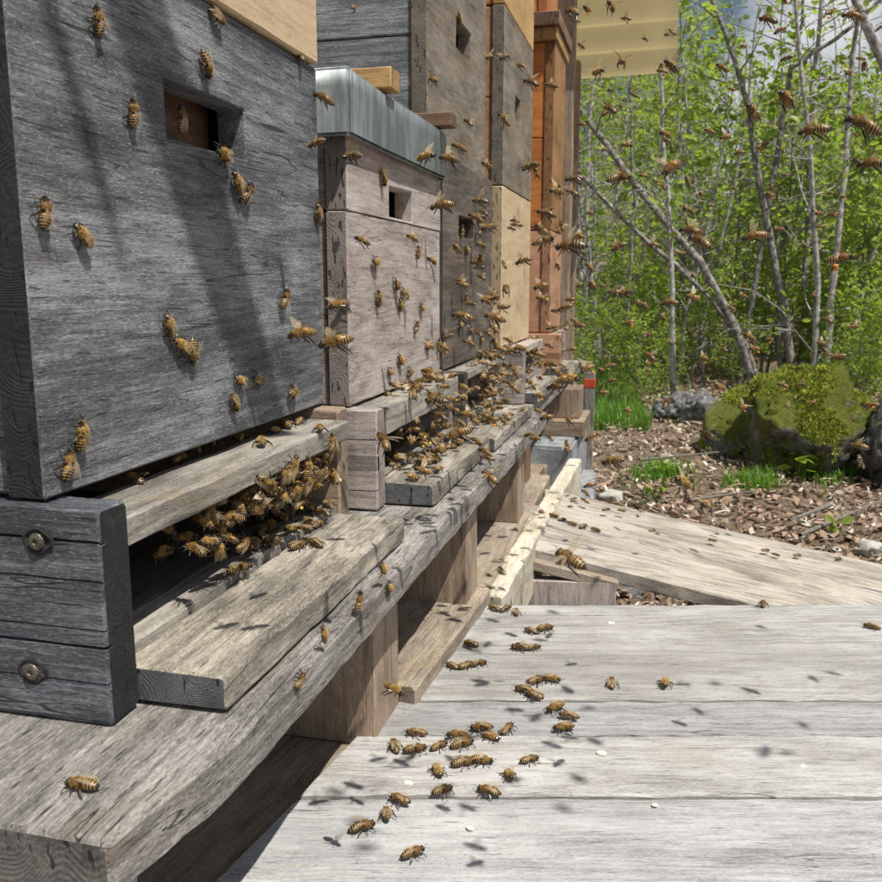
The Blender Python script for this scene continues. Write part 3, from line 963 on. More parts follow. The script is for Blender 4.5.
# small leafy plants on the litter
def small_plant(px, py, nl, s, lab):
    R_ = random.Random(px)
    p = onZ(px, py, .0); p.z = ground_z(p.x, p.y)
    root = empty('seedling', p, lab, 'plant', 'small plants on the leaf litter')
    vs, fs = [], []
    lv, lf = [], []
    for k in range(nl):
        a = R_.uniform(0, 6.3); h = R_.uniform(.3, 1) * s * 1.6
        tip = Vector((math.cos(a) * s * .8, math.sin(a) * s * .8, h))
        tube(vs, fs, [Vector((0, 0, 0)), tip * .5 + Vector((0, 0, h * .15)), tip], [.002, .0016, .001], 4)
        add_leaf(lv, lf, tip, s * R_.uniform(.7, 1.2), R_, .3)
    link('stem', mesh_from('stem', vs, fs, GRASS), root, p)
    link('foliage', mesh_from('foliage', lv, lf, LEAF), root, p)
for a in ((797, 482, 9, .06), (812, 478, 7, .05), (660, 480, 9, .035), (748, 488, 8, .035), (835, 540, 4, .035), (680, 582, 7, .03), (655, 500, 6, .03)):
    small_plant(*a, 'small bright green seedling sprouting from the dead leaves')

# trees
def crown_twigs(R_, stem, rads, vs, fs, lv, lf, nb, blen, nleaf, ls, t0=.25):
    """side branches with leaves along a stem polyline"""
    for k in range(nb):
        t = t0 + (1 - t0) * (k + R_.random()) / nb
        f = t * (len(stem) - 1); i = min(int(f), len(stem) - 2)
        p = stem[i].lerp(stem[i + 1], f - i)
        r = rads[i] * (1 - (f - i)) + rads[i + 1] * (f - i)
        a = R_.uniform(0, 6.3)
        d = Vector((math.cos(a), math.sin(a), R_.uniform(.1, .9))).normalized()
        L = blen * R_.uniform(.5, 1.2) * (1.15 - .5 * t)
        pts = [p]
        for s in range(4):
            d = (d + Vector((R_.gauss(0, .22), R_.gauss(0, .22), R_.gauss(.02, .15)))).normalized()
            pts.append(pts[-1] + d * L / 4)
        rr = min(r * .45, .006)
        tube(vs, fs, pts, [rr, rr * .8, rr * .6, rr * .4, rr * .2], 4)
        # sub twigs
        for m in range(3):
            q = pts[R_.randint(1, 3)]
            d2 = (d + Vector((R_.gauss(0, .7), R_.gauss(0, .7), R_.gauss(0, .4)))).normalized()
            e = q + d2 * L * R_.uniform(.25, .5)
            tube(vs, fs, [q, q.lerp(e, .5) + Vector((0, 0, .01)), e], [rr * .4, rr * .3, rr * .15], 3)
            for c in range(max(1, nleaf // 6)):
                add_leaf(lv, lf, q.lerp(e, R_.uniform(.2, 1.1)) + Vector((R_.gauss(0, .022), R_.gauss(0, .022), R_.gauss(0, .022))), ls * R_.uniform(.45, 1.35), R_)
        for c in range(nleaf // 2):
            s = R_.uniform(.25, 1.05) * 4
            i2 = min(int(s), 3)
            add_leaf(lv, lf, pts[i2].lerp(pts[i2 + 1], s - i2) + Vector((R_.gauss(0, .05), R_.gauss(0, .05), R_.gauss(0, .05))), ls * R_.uniform(.45, 1.35), R_)
def traced_tree(pl, yb, w0, lab, bark, nb=10, blen=.6, nleaf=16, ls=.055, dy=.0, second=None, group=None, name='tree', grow=1.5):
    """a stem whose course follows the photograph, standing at its own distance yb"""
    R_ = random.Random(pl[0][0] * 7 + pl[0][1])
    base = onY(pl[0][0], pl[0][1], yb)
    bz = ground_z(base.x, base.y)
    root = empty(name, (base.x, base.y, bz), lab, 'tree', group)
    vs, fs, lv, lf = [], [], [], []
    stems = [(pl, w0)] + (second or [])
    for (p_, w_) in stems:
        pts = [onY(x, y, yb + dy * k) for k, (x, y) in enumerate(p_)]
        # carry the stem on past the frame
        d = (pts[-1] - pts[-2]).normalized()
        d = (d + Vector((0, 0, .6))).normalized()
        for s in range(3): pts.append(pts[-1] + d * grow / 3 + Vector((R_.gauss(0, .06), R_.gauss(0, .06), 0)))
        if pts[0].z > bz: pts[0].z = bz - .03
        # subdivide
        fine = []
        for i in range(len(pts) - 1):
            for s in range(4):
                q = pts[i].lerp(pts[i + 1], s / 4)
                fine.append(q + Vector([.012 * mnoise.noise(q * 5 + Vector((k * 9, 0, 0))) for k in range(3)]))
        fine.append(pts[-1])
        r0 = w_ / FPX * (base - CAM).length / 2
        rads = [r0 * (1 - .75 * i / (len(fine) - 1)) * (1 + .12 * mnoise.noise(Vector((i * .9, w_, 2)))) for i in range(len(fine))]
        rads[0] *= 1.35
        tube(vs, fs, [q - root.location for q in fine], rads, 8)
        crown_twigs(R_, [q - root.location for q in fine], rads, vs, fs, lv, lf, nb, blen, nleaf, ls)
    link('trunk', mesh_from('trunk', vs, fs, bark, smooth=True), root, root.location)
    link('crown', mesh_from('crown', lv, lf, LEAF), root, root.location)
traced_tree([(757, 392), (735, 325), (700, 262), (640, 192), (575, 102), (545, 60)], 5.9, 9, 'leaning tree of two grey stems behind the half mossy boulder', BARKD, 12, .8, 12,
            second=[([(762, 392), (745, 345), (708, 295), (640, 235), (566, 160), (540, 120)], 6)])
traced_tree([(797, 364), (785, 310), (770, 240), (757, 170), (748, 110), (735, 60), (712, 0)], 6.2, 8, 'tall grey tree rising behind the mossy boulder, forking near its top', BARKD, 14, .8, 10,
            second=[([(753, 130), (790, 70), (835, 40), (875, 5)], 5)])
traced_tree([(826, 366), (831, 300), (838, 240), (846, 165), (852, 60)], 6.0, 7, 'slim whitish straight stem right behind the mossy boulder', BARK, 9, .6, 10)
traced_tree([(801, 366), (806, 275), (809, 180), (813, 85), (822, 0)], 7.0, 6, 'thin pale stem close to the forked grey tree', BARK, 10, .6, 12)
traced_tree([(845, 362), (860, 300), (877, 235), (905, 170)], 6.4, 7, 'pale stem leaning over the dark boulder', BARK, 8, .6, 12)
traced_tree([(674, 402), (673, 335), (671, 240), (664, 150), (660, 60)], 5.3, 6, 'slim pale stem beside the small grey rock', BARK, 9, .6, 14)
traced_tree([(603, 392), (594, 300), (586, 220), (590, 110), (600, 40)], 6.5, 5, 'thin grey stem rising from the grass beside the stained hive', BARK, 10, .7, 14)
traced_tree([(626, 390), (628, 310), (634, 200), (630, 90)], 6.8, 4, 'very thin dark stem among the leaves above the grass', BARKD, 10, .7, 16)
traced_tree([(690, 385), (700, 330), (716, 262), (728, 215), (748, 110)], 6.6, 4, 'curved whip thin pale shoot between the leaning stems', BARK, 6, .5, 12)
traced_tree([(930, 400), (915, 180), (890, 75), (866, 25), (850, -15)], 4.8, 12, 'pale limb bending in at the edge of the clearing', BARK, 7, .6, 10)
traced_tree([(735, 372), (744, 290), (752, 230), (768, 160), (790, 90)], 7.6, 6, 'thin dark stem behind the leaning grey stems', BARKD, 9, .7, 14)
traced_tree([(570, 385), (572, 300), (580, 200), (575, 100)], 7.2, 6, 'thin dark stem in the shade behind the stained hive', BARKD, 9, .7, 16)

# woodland behind: a few kinds of young tree, each copied with its parts
def wood_tree(seed, h, nb, nleaf, ls, bark, leaf, spread):
    R_ = random.Random(seed)
    stem = [Vector((0, 0, -.1))]
    d = Vector((R_.gauss(0, .08), R_.gauss(0, .08), 1))
    for k in range(9):
        d = (d + Vector((R_.gauss(0, .07), R_.gauss(0, .07), .05))).normalized()
        stem.append(stem[-1] + d * h / 9)
    rads = [.006 * h * (1 - .09 * k) for k in range(10)]
    vs, fs, lv, lf = [], [], [], []
    tube(vs, fs, stem, rads, 7)
    crown_twigs(R_, stem, rads, vs, fs, lv, lf, nb, spread, nleaf, ls, .06)
    return mesh_from('trunk', vs, fs, bark, smooth=True), mesh_from('crown', lv, lf, leaf)
KINDS = [wood_tree(41, 4.2, 54, 24, .095, BARK, LEAF, 1.0), wood_tree(42, 3.2, 46, 24, .09, BARKD, LEAF, .9), wood_tree(43, 5.5, 58, 24, .105, BARK, LEAF, 1.2),
         wood_tree(44, 4.6, 54, 24, .10, BARKD, LEAF2, 1.1), wood_tree(45, 2.0, 44, 28, .072, BARKD, LEAF, .65), wood_tree(46, 3.4, 26, 6, .06, BARK, LEAF, .7)]
LABS = ['pale stemmed leafy young tree in the woodland', 'dark stemmed leafy young tree in the woodland', 'tall pale stemmed leafy tree in the woodland',
        'olive leaved young tree in the woodland', 'low bushy green sapling in the woodland', 'nearly bare pale slender sapling in the woodland']
def plant_tree(k, x, y, s, rz):
    tr, cr = KINDS[k]
    z = ground_z(x, y)
    root = empty('woodland_tree', (x, y, z), LABS[k], 'tree', LABS[k].replace('tree', 'trees').replace('sapling', 'saplings'))
    for nm, me in (('trunk', tr), ('crown', cr)):
        o = link(nm, me, root, (x, y, z))
        o.scale = (s, s, s); o.rotation_euler.z = rz
R_ = random.Random(21)
for k in range(26):        # near edge of the wood
    px = R_.uniform(540, 930)
    y = R_.uniform(6.3, 9.5)
    p = onY(px, 380, y)
    plant_tree(R_.choice((4, 1, 4, 4, 1)), p.x, y, R_.uniform(.5, .8), R_.uniform(0, 6.3))
for k in range(34):        # nearly bare whips
    y = R_.uniform(6.0, 13)
    p = onY(R_.uniform(560, 930), 380, y)
    plant_tree(5, p.x, y, R_.uniform(.6, 1.1), R_.uniform(0, 6.3))
for k in range(26):        # low undergrowth along the edge of the wood
    y = R_.uniform(5.0, 8.5)
    p = onY(R_.uniform(570, 930), 380, y)
    plant_tree(4, p.x, y, R_.uniform(.2, .42), R_.uniform(0, 6.3))
for k in range(72):        # up the slope
    y = 9.5 + 22 * R_.random() ** 1.3
    qx = R_.uniform(530, 960)
    p = onY(qx, 380, y)
    kk = R_.choice((0, 2, 3, 1, 3))
    top = (.7 + y * (R_.uniform(.13, .21) if qx > 680 else R_.uniform(.2, .29)) - ground_z(p.x, y)) / (4.2, 3.2, 5.5, 4.6, 2.0, 3.4)[kk]
    plant_tree(kk, p.x, y, max(.35, top), R_.uniform(0, 6.3))

# unseen tree added behind the hives; its limbs throw soft stripes on the slate hive
def shade_tree():
    R_ = random.Random(9)
    base = Vector((-1.15, -.25, ground_z(-1.15, -.25)))
    root = empty('shadow_tree', base, 'unseen grey tree with bare limbs added to cast stripes on the slate hive', 'tree')
    vs, fs = [], []
    tr = [Vector((-1.15, -.25, -.1)), Vector((-1.15, -.22, 1.0)), Vector((-1.1, -.2, 2.0)), Vector((-1.0, -.15, 3.0)), Vector((-.95, -.1, 4.6))]
    tube(vs, fs, [q - base for q in tr], [.11, .09, .075, .055, .02], 10)
    for (pa, pb, ta, tb, r) in (((128, -20), (282, 440), .95, 1.35, .028), ((44, -10), (124, 260), 1.1, 1.5, .0065)):
        A = onX(*pa, 0) + SUN * ta
        B = onX(*pb, 0) + SUN * tb
        mid = tr[2].lerp(tr[3], R_.random())
        Cc = A + (A - B) * .25 + Vector((-.15, 0, .12))
        pts = [mid, mid.lerp(Cc, .5) + Vector((0, 0, .25)), Cc, A, A.lerp(B, .5), B]
        tube(vs, fs, [q - base for q in pts], [.035, r * 1.2, r * 1.1, r, r * .95, r * .55], 8)
    link('trunk', mesh_from('trunk', vs, fs, BARK, smooth=True), root, base)
shade_tree()

# ------------------------------------------------------------------ honeybees
def fur(name, c1, c2):
    N = NT(name)
    g = N.n('ShaderNodeNewGeometry')
    N.l(N.ramp(g.outputs['Random Per Island'], [(0, c1), (1, c2)]), N.b.inputs['Base Color'])
    N.b.inputs['Roughness'].default_value = .6
    return N.m
B_DARK = plain('bee_dark', (.022, .014, .008), .35)
B_BROWN = noisy('bee_thorax', [(.3, (.06, .03, .008)), (.7, (.17, .09, .025))], 1500, .7, .5, .0003)
B_AMBER = noisy('bee_amber', [(.3, (.24, .11, .018)), (.7, (.46, .24, .05))], 900, .4, .2, .0002)
B_PALE = noisy('bee_band', [(.3, (.30, .19, .07)), (.7, (.48, .35, .16))], 900, .6, .3, .0002)
B_EYE = plain('bee_eye', (.008, .006, .005), .15)
B_FUR = fur('bee_fur', (.22, .12, .025), (.68, .43, .11))
B_POLLEN = noisy('orange_pollen', [(.3, (.5, .14, .012)), (.7, (.78, .28, .03))], 1200, .8, .6, .0004)
B_YPOL = noisy('yellow_pollen', [(.3, (.75, .45, .02)), (.7, (.9, .62, .06))], 1200, .8, .6, .0004)
def wing_mat():
    N = NT('bee_wing')
    N.b.inputs['Base Color'].default_value = (.42, .34, .22, 1)
    N.b.inputs['Roughness'].default_value = .42
    tp = N.n('ShaderNodeBsdfTransparent')
    tp.inputs['Color'].default_value = (.93, .9, .84, 1)
    ms = N.n('ShaderNodeMixShader')
    v = N.coord()
    vo = N.n('ShaderNodeTexVoronoi', feature='DISTANCE_TO_EDGE')
    vo.inputs['Scale'].default_value = 650
    N.l(v, vo.inputs['Vector'])
    vein = N.math('SUBTRACT', 1.0, N.smooth(vo.outputs['Distance'], .02, .07))
    N.l(N.math('ADD', N.math('MULTIPLY', vein, .45), .24), ms.inputs[0])
    N.l(tp.outputs[0], ms.inputs[1]); N.l(N.b.outputs[0], ms.inputs[2]); N.l(ms.outputs[0], N.o.inputs[0])
    return N.m
B_WING = wing_mat()

def bee_mesh(seed, flying=False, curl=.0, dark=False):
    """one continuous body: head, thorax, waist and banded abdomen, with legs and feelers; +x is forward, feet at z=0"""
    R_ = random.Random(seed)
    mats = [B_DARK, B_BROWN, B_AMBER, B_PALE, B_EYE, B_FUR]
    st = [(.0069, .0002, 0), (.0066, .0009, 0), (.0059, .0016, 0), (.0050, .0018, 0), (.0043, .0013, 0), (.0040, .0009, 1),
          (.0037, .0015, 1), (.0029, .0021, 1), (.0018, .0024, 1), (.0006, .0022, 1), (-.0002, .0015, 1), (-.0006, .0008, 0),
          (-.0010, .0013, 0), (-.0015, .0019, 2)]
    seg = 5
    x0, x1 = -.0015, -.0081
    for k in range(seg):
        for (f, m) in ((.20, 3 if k > 0 else 2), (.40 if k else .6, 2 if k < 4 and not dark else 0), (.97, 0)):
            t = (k + f) / seg
            r = .0024 * (math.sin(math.pi * (.26 + .72 * t)) ** .62) * (1.06 if f > .4 and f < .9 else 1.0)
            st.append((x0 + (x1 - x0) * t, max(r, .0004), m))
    st.append((x1 - .0004, .0001, 0))
    n = 12
    zc = .0034
    vs, fs, mi = [], [], []
    def centre(x):
        z = zc
        if x > .0038: z -= (x - .0038) * .30
        if x < -.001: z -= (-x - .001) * (.10 + curl)
        return z
    for (x, r, m) in st:
        for k in range(n):
            a = 2 * math.pi * k / n
            vs.append(Vector((x, r * 1.02 * math.cos(a), centre(x) + r * .93 * math.sin(a))))
    for i in range(len(st) - 1):
        for k in range(n):
            fs.append((i * n + k, (i + 1) * n + k, (i + 1) * n + (k + 1) % n, i * n + (k + 1) % n))
            mi.append(st[i + 1][2])
    fs.append(tuple(range(n))); mi.append(0)
    body_faces = len(fs)
    # eyes
    for s in (-1, 1):
        b = len(vs)
        c = Vector((.0056, s * .00125, centre(.0056) + .0005))
        for i in range(5):
            ph = math.pi * i / 4
            for k in range(8):
                a = 2 * math.pi * k / 8
                vs.append(c + Vector((.00065 * math.sin(ph) * math.cos(a), .0007 * math.cos(ph) * s, .0011 * math.sin(ph) * math.sin(a))))
        for i in range(4):
            for k in range(8):
                fs.append((b + i * 8 + k, b + i * 8 + (k + 1) % 8, b + (i + 1) * 8 + (k + 1) % 8, b + (i + 1) * 8 + k)); mi.append(4)
    # legs
    def limb(pts, rad, m, n_=5):
        b = len(fs)
        tube(vs, fs, pts, rad, n_)
        mi.extend([m] * (len(fs) - b))
    for s in (-1, 1):
        for (xr, xk, xf, rk) in ((.0030, .0046, .0058, 1.0), (.0017, .0014, .0012, 1.1), (.0004, -.0020, -.0042, 1.25)):
            j = R_.uniform(-.0005, .0005)
            root_ = Vector((xr, s * .0012, zc - .0013))
            if flying:
                knee = Vector((xk * .8 + j, s * .0026, zc - .0022))
                foot = Vector((xf * 1.1 - .001 + j, s * .0020, zc - .0056 * (1.25 if xr < .001 else .75)))
                mid = knee.lerp(foot, .55) + Vector((-.0003, 0, 0))
            else:
                knee = Vector((xk + j, s * .0033 * rk, zc - .0008))
                foot = Vector((xf + j, s * .0047 * rk, .0))
                mid = knee.lerp(foot, .6) + Vector((0, s * .0003, .0002))
            hind = 1.5 if xr < .001 else 1.0
            limb([root_, knee, mid, foot], [.00036, .00030 * hind, .00026 * hind, .00012], 0)
    # feelers
    for s in (-1, 1):
        h = Vector((.0067, s * .0004, centre(.0067) + .0004))
        e = h + Vector((.0009, s * .0007, .0009))
        limb([h, e, e + Vector((.0018, s * .0007, -.0009))], [.00016, .00014, .00012], 0, 4)
    # fur
    def hair(x, a, r, L, m):
        b = len(vs)
        nrm = Vector((R_.gauss(0, .35), math.cos(a), math.sin(a))).normalized()
        p = Vector((x, r * math.cos(a), centre(x) + r * .92 * math.sin(a)))
        t = nrm.cross(Vector((1, R_.gauss(0, .5), R_.gauss(0, .5)))).normalized() * .00012
        vs.extend([p - t, p + t, p + nrm * L + Vector((-L * .35, 0, 0))])
        fs.append((b, b + 1, b + 2)); mi.append(m)
    for k in range(360):
        x = R_.uniform(-.0002, .0040); a = R_.uniform(-.9, math.pi + .9)
        r = .0023 * max(.55, 1 - ((x - .0016) / .0036) ** 2)
        hair(x, a, r * .97, R_.uniform(.0006, .0012), 5)
    for k in range(90):
        x = R_.uniform(.0043, .0064); a = R_.uniform(0, math.pi)
        hair(x, a, .0015, R_.uniform(.0004, .0008), 5)
    for k in range(150):
        t = (int(R_.random() * 5) + .12) / 5
        x = x0 + (x1 - x0) * t
        hair(x, R_.uniform(-.6, math.pi + .6), .0023 * (math.sin(math.pi * (.26 + .72 * t)) ** .62) * .98, R_.uniform(.0003, .0007), 5)
    me = mesh_from('honeybee', vs, fs, mats, mi)
    sm = [i < body_faces for i in range(len(fs))]
    me.polygons.foreach_set('use_smooth', sm)
    return me
def wing_mesh(s, mode, R_):
    """fore and hind wing of one side, hinged at the thorax"""
    vs, fs = [], []
    def blade(L, W, ang, lift, off):
        b = len(vs)
        d = Vector((-math.cos(ang), s * math.sin(ang), lift)).normalized()
        q = Vector((-math.sin(ang) * -1, s * math.cos(ang) * -1, 0))
        side = Vector((math.sin(ang), s * math.cos(ang), -.15 * abs(lift))).normalized()
        n = 7
        for k in range(n + 1):
            t = k / n
            w0 = W * (math.sin(math.pi * min(.98, .08 + .92 * t ** .8)) ** .7)
            c = off + d * L * t + Vector((0, 0, .0005 * math.sin(math.pi * t)))
            vs.append(c + side * w0 * .35); vs.append(c - side * w0 * .65)
        for k in range(n):
            fs.append((b + 2 * k, b + 2 * k + 1, b + 2 * k + 3, b + 2 * k + 2))
    o = Vector((.0014, s * .0015, .0053))
    if mode == 'rest':
        blade(.0088, .0027, .16, -.10, o); blade(.0062, .0020, .05, -.13, o + Vector((-.0012, 0, -.0002)))
    elif mode == 'open':
        blade(.0088, .0027, .55, .02, o); blade(.0062, .0020, .38, -.02, o + Vector((-.0012, 0, -.0002)))
    else:
        blade(.0090, .0029, 1.25, .55, o); blade(.0064, .0021, 1.0, .45, o + Vector((-.0014, 0, -.0002)))
    return mesh_from('wing', vs, fs, B_WING, smooth=True)
def ball_mesh(mat, seed):
    bm = bmesh.new()
    bmesh.ops.create_icosphere(bm, subdivisions=2, radius=.00108)
    for v in bm.verts: v.co *= 1 + .18 * mnoise.noise(v.co * 1500 + Vector((seed, 0, 0))); v.co.x *= 1.25
    me = bpy.data.meshes.new('pollen_load'); bm.to_mesh(me); bm.free()
    me.materials.append(mat)
    me.polygons.foreach_set('use_smooth', [True] * len(me.polygons))
    return me
_r = random.Random(3)
WALK = [bee_mesh(1), bee_mesh(2, curl=.12), bee_mesh(3, curl=-.03), bee_mesh(6, curl=.2, dark=True), bee_mesh(9, curl=.06)]
FLY = [bee_mesh(4, True, .1), bee_mesh(5, True, .22), bee_mesh(7, True, .05), bee_mesh(8, True, .15, True)]
WINGS = {m: [wing_mesh(s, m, _r) for s in (-1, 1)] for m in ('rest', 'open', 'fly')}
POL = {'o': ball_mesh(B_POLLEN, 1), 'y': ball_mesh(B_YPOL, 2)}
NBEE = [0]
def bee(pos, fwd, up, label, group, flying=False, size=1.2, pollen=None):
    NBEE[0] += 1
    k = NBEE[0]
    up = Vector(up).normalized()
    fwd = Vector(fwd)
    fwd = (fwd - up * fwd.dot(up)).normalized()
    side = up.cross(fwd)
    o = bpy.data.objects.new('honeybee', (FLY if flying else WALK)[_r.randrange(4 if flying else 5)])
    col.objects.link(o)
    s = size * _r.uniform(.86, 1.12)
    M = Matrix((fwd, side, up)).transposed().to_4x4() * 1.0
    o.matrix_world = Matrix.Translation(pos) @ M @ Matrix.Diagonal((s, s, s, 1))
    tag(o, label, 'honeybee', group)
    wm = 'fly' if flying else ('open' if _r.random() < .3 else 'rest')
    for me in WINGS[wm]:
        c = bpy.data.objects.new('wing', me)
        col.objects.link(c); c.parent = o
        if flying: c.rotation_euler.x = 0
    if pollen:
        for sd in (-1, 1):
            c = bpy.data.objects.new('pollen_load', POL[pollen])
            col.objects.link(c); c.parent = o
            c.location = (-.0028, sd * .0036, .0018) if not flying else (-.003, sd * .0026, -.0016)
    return o
def on_surface(px, py, ang, p0, n, label, group, size=1.2, pollen=None, lift=0.0, flying=False):
    """a bee on a plane through p0 with normal n, heading along image angle ang (90 = up)"""
    n = Vector(n).normalized()
    a = onPlane(px, py, p0, n)
    b = onPlane(px + 4 * math.cos(math.radians(ang)), py - 4 * math.sin(math.radians(ang)), p0, n)
    d = (b - a).normalized()
    nn = (n + Vector((_r.gauss(0, .06), _r.gauss(0, .06), _r.gauss(0, .06)))).normalized()
    return bee(a + n * lift, d, nn, label, group, flying, size, pollen)
def flyer(px, py, sz, label, group, ang=None, pollen=None, dark=False):
    dpt = FPX * .0158 / sz
    p = atDepth(px, py, dpt)
    ang = (_r.gauss(160, 35) if _r.random() < .72 else _r.uniform(-60, 240)) if ang is None else ang
    # heading mostly across the view and a little to or from the hives
    d = RIGHT * math.cos(math.radians(ang)) + UP * math.sin(math.radians(ang)) * .8 + FWD * _r.gauss(.05, .75)
    u = Vector((0, 0, 1)) + Vector((_r.gauss(0, .32), _r.gauss(0, .32), 0)) + d.normalized() * -.1
    return bee(p, d, u, label, group, True, 1.08, pollen)

X0 = (0, 0, 0); XN = (1, 0, 0); ZN = (0, 0, 1)
g = 'bees on the slate grey hive front'
lb = 'honeybee clinging to the slate grey hive front with the long slot'
for (px, py, a) in ((93, 20, 100), (128, 112, 95), (202, 65, -75), (78, 235, 125), (233, 183, 110), (243, 192, 70), (165, 325, 110), (177, 345, 140), (281, 298, 75),
                    (75, 433, 100), (63, 464, 80), (237, 380, 150), (231, 403, -70), (254, 380, -25), (290, 392, 20), (39, 212, 85), (315, 213, 100), (214, 18, -50)):
    on_surface(px, py, a, X0, XN, lb, g)
on_surface(188, 352, -85, X0, XN, 'honeybee with yellow pollen clinging to the slate grey hive front', None, pollen='y')
on_surface(219, 155, 150, X0, XN, 'honeybee with orange pollen at the lip of the long slot', None, pollen='o')
on_surface(176, 119, 85, (-.004, 0, 0), XN, 'honeybee at the dark upper corner inside the long slot', None)
g = 'bees on the entrance bar of the slate grey hive'
lb = 'honeybee on the entrance bar under the slate grey hive box'
for (px, py, a) in ((134, 483, 170), (196, 453, 130), (211, 446, 115), (229, 440, 165), (262, 446, 110), (286, 428, 160), (312, 417, 150), (320, 432, 110), (180, 463, 20), (240, 441, 60), (275, 434, 200), (299, 424, 30), (334, 414, 120)):
    on_surface(px, py, a, (0, 0, .5842), ZN, lb, g)
# cluster hanging below the bar
g = 'bees hanging from the entrance bar of the slate grey hive'
lb = 'honeybee hanging in the dense cluster below the entrance bar'
for k in range(44):
    t = _r.random() ** .8
    y = .432 + .238 * t
    x = _r.uniform(.002, .040)
    zl = .566 - _r.random() ** 1.4 * (.024 + .012 * math.sin(t * 3.1)) if x < .031 else _r.uniform(.552, .576)
    fw = Vector((_r.gauss(.1, .5), _r.gauss(0, .7), _r.gauss(.3, .8)))
    up_ = Vector((_r.uniform(.3, 1), _r.gauss(-.3, .4), _r.gauss(-.2, .4)))
    bee((x, y, zl), fw, up_, lb, g, False, 1.15)
g = 'bees on the landing board of the slate grey hive'
lb = 'honeybee walking on the landing board of the slate grey hive'
LT = ZB + .021
for (px, py, a) in ((222, 557, 75), (241, 573, 10), (262, 541, 150), (299, 549, 15), (316, 546, 160), (281, 520, 130), (300, 510, 20), (309, 525, 150), (255, 548, 100), (272, 530, 60), (322, 516, 170), (290, 533, 200), (120, 575, 80), (275, 545, 40), (285, 522, 80), (268, 533, 10), (310, 512, 100), (318, 528, 30), (305, 532, 170), (292, 516, 60), (247, 553, 20), (260, 522, 90), (328, 507, 150)):
    on_surface(px, py, a, (0, 0, LT if onZ(px, py, LT).x > .0185 else ZB + .0272), ZN, lb, g)
on_surface(283, 513, 120, (0, 0, ZB + .0272), ZN, 'honeybee with orange pollen entering the slate grey hive from its landing board', None, pollen='o')
on_surface(297, 502, 100, (0, 0, ZB + .0272), ZN, 'honeybee with yellow pollen climbing from the landing board of the slate grey hive', None, pollen='y')
# stand plank
g = 'bees on the front edge of the stand plank'
lb = 'honeybee on the rough front edge of the stand plank'
for (px, py, a) in ((320, 634, 100), (355, 600, 85), (379, 568, 120), (386, 587, 140), (296, 680, 60)):
    on_surface(px, py, a, (.0965, 0, 0), XN, lb, g, 1.0)
on_surface(81, 791, 172, (0, 0, ZB), ZN, 'honeybee alone on the bare front end of the stand plank', None, 1.1)
on_surface(298, 804, 30, (0, 0, .295), ZN, 'honeybee on the brown base beam at the end of a deck plank', None)
# deck
g = 'bees on the plank deck'
lb = 'honeybee walking on the silvery plank deck'
for (px, py, a) in ((494, 610, 160), (506, 611, 20), (516, 614, 100), (531, 633, 170), (545, 631, 10), (471, 646, 165), (520, 650, 175), (534, 650, 10), (452, 668, 160), (466, 668, 20), (479, 666, 10),
                    (536, 684, 20), (552, 682, -10), (524, 692, 170), (534, 698, 160), (555, 711, 200), (568, 719, 170), (563, 731, 190), (416, 736, 175), (395, 749, 110), (416, 753, 10), (440, 749, 20),
                    (457, 739, 190), (463, 747, 10), (481, 731, 180), (491, 740, -20), (508, 732, 40), (464, 766, 10), (482, 764, -5), (530, 763, 15), (438, 774, -60), (509, 778, -70), (443, 794, 20), (488, 794, 170),
                    (399, 803, 160), (387, 817, 100), (363, 830, 10), (414, 856, 15), (612, 686, 90), (665, 686, -95), (763, 606, 90), (871, 629, 170)):
    on_surface(px, py, a, (0, 0, DZ + .0006), ZN, lb, g, 1.28)
on_surface(454, 590, 10, (0, 0, BT), ZN, 'honeybee sitting on the base beam between two support boards', None, 1.2)
g = 'bees on the chalky beam'
lb = 'honeybee on the chalky white beam'
for (px, py, a) in ((500, 572, 120), (515, 532, 60), (528, 505, 100), (522, 517, 40)):
    on_surface(px, py, a, (0, 0, .331), ZN, lb, g)
g = 'bees on the sloping planks'
lb = 'honeybee walking on the sloping straw coloured planks'
for (px, py, a) in ((553, 517, 170), (562, 521, 0), (572, 525, 170), (583, 528, 10), (595, 531, 170), (573, 501, 20), (584, 502, 160), (606, 511, 0), (621, 512, 170), (652, 532, 10), (712, 542, 175), (765, 552, 0),
                    (775, 556, 170), (797, 557, 0), (640, 512, 90), (838, 560, 10)):
    on_surface(px, py, a, P1[1] + RN * .0005, RN, lb, g, 1.15)
on_surface(541, 514, 130, P1[1] + RN * .0005, RN, 'honeybee with orange pollen on the top end of the sloping planks', None, 1.35, pollen='o')
# pale grey hive
g = 'bees on the pale grey hive front'
lb = 'honeybee clinging to the pale grey hive front under the metal lid'
for (px, py, a) in ((380, 178, -80), (373, 262, 150), (394, 285, 120), (402, 295, -60), (376, 298, 95), (398, 305, 100), (420, 308, 140), (414, 327, 80), (426, 344, 150), (388, 372, 150), (398, 360, 120),
                    (408, 372, -30), (416, 252, 90), (437, 345, 90), (385, 395, 150), (400, 388, 100)):
    on_surface(px, py, a, X0, XN, lb, g)
def swarm(n, y0, y1, x0, x1, z0, z1, lb, g, sz=1.15):
    for k in range(n):
        p = Vector((_r.uniform(x0, x1), _r.uniform(y0, y1), z0 + (z1 - z0) * _r.random() ** 1.4))
        bee(p, (_r.gauss(-.2, .7), _r.gauss(0, .8), _r.gauss(.1, .4)), (_r.gauss(.35, .35), _r.gauss(-.2, .35), 1), lb, g, False, sz, _r.choice((None,) * 7 + ('o', 'y', 'y')))
swarm(24, .86, 1.06, .0, .058, ZB + .024, ZB + .056, 'honeybee in the crowd at the pale grey hive entrance', 'bees crowding the pale grey hive entrance')
swarm(9, .86, 1.09, .004, .034, .582, .59, 'honeybee on the entrance bar of the pale grey hive', 'bees on the entrance bar of the pale grey hive')
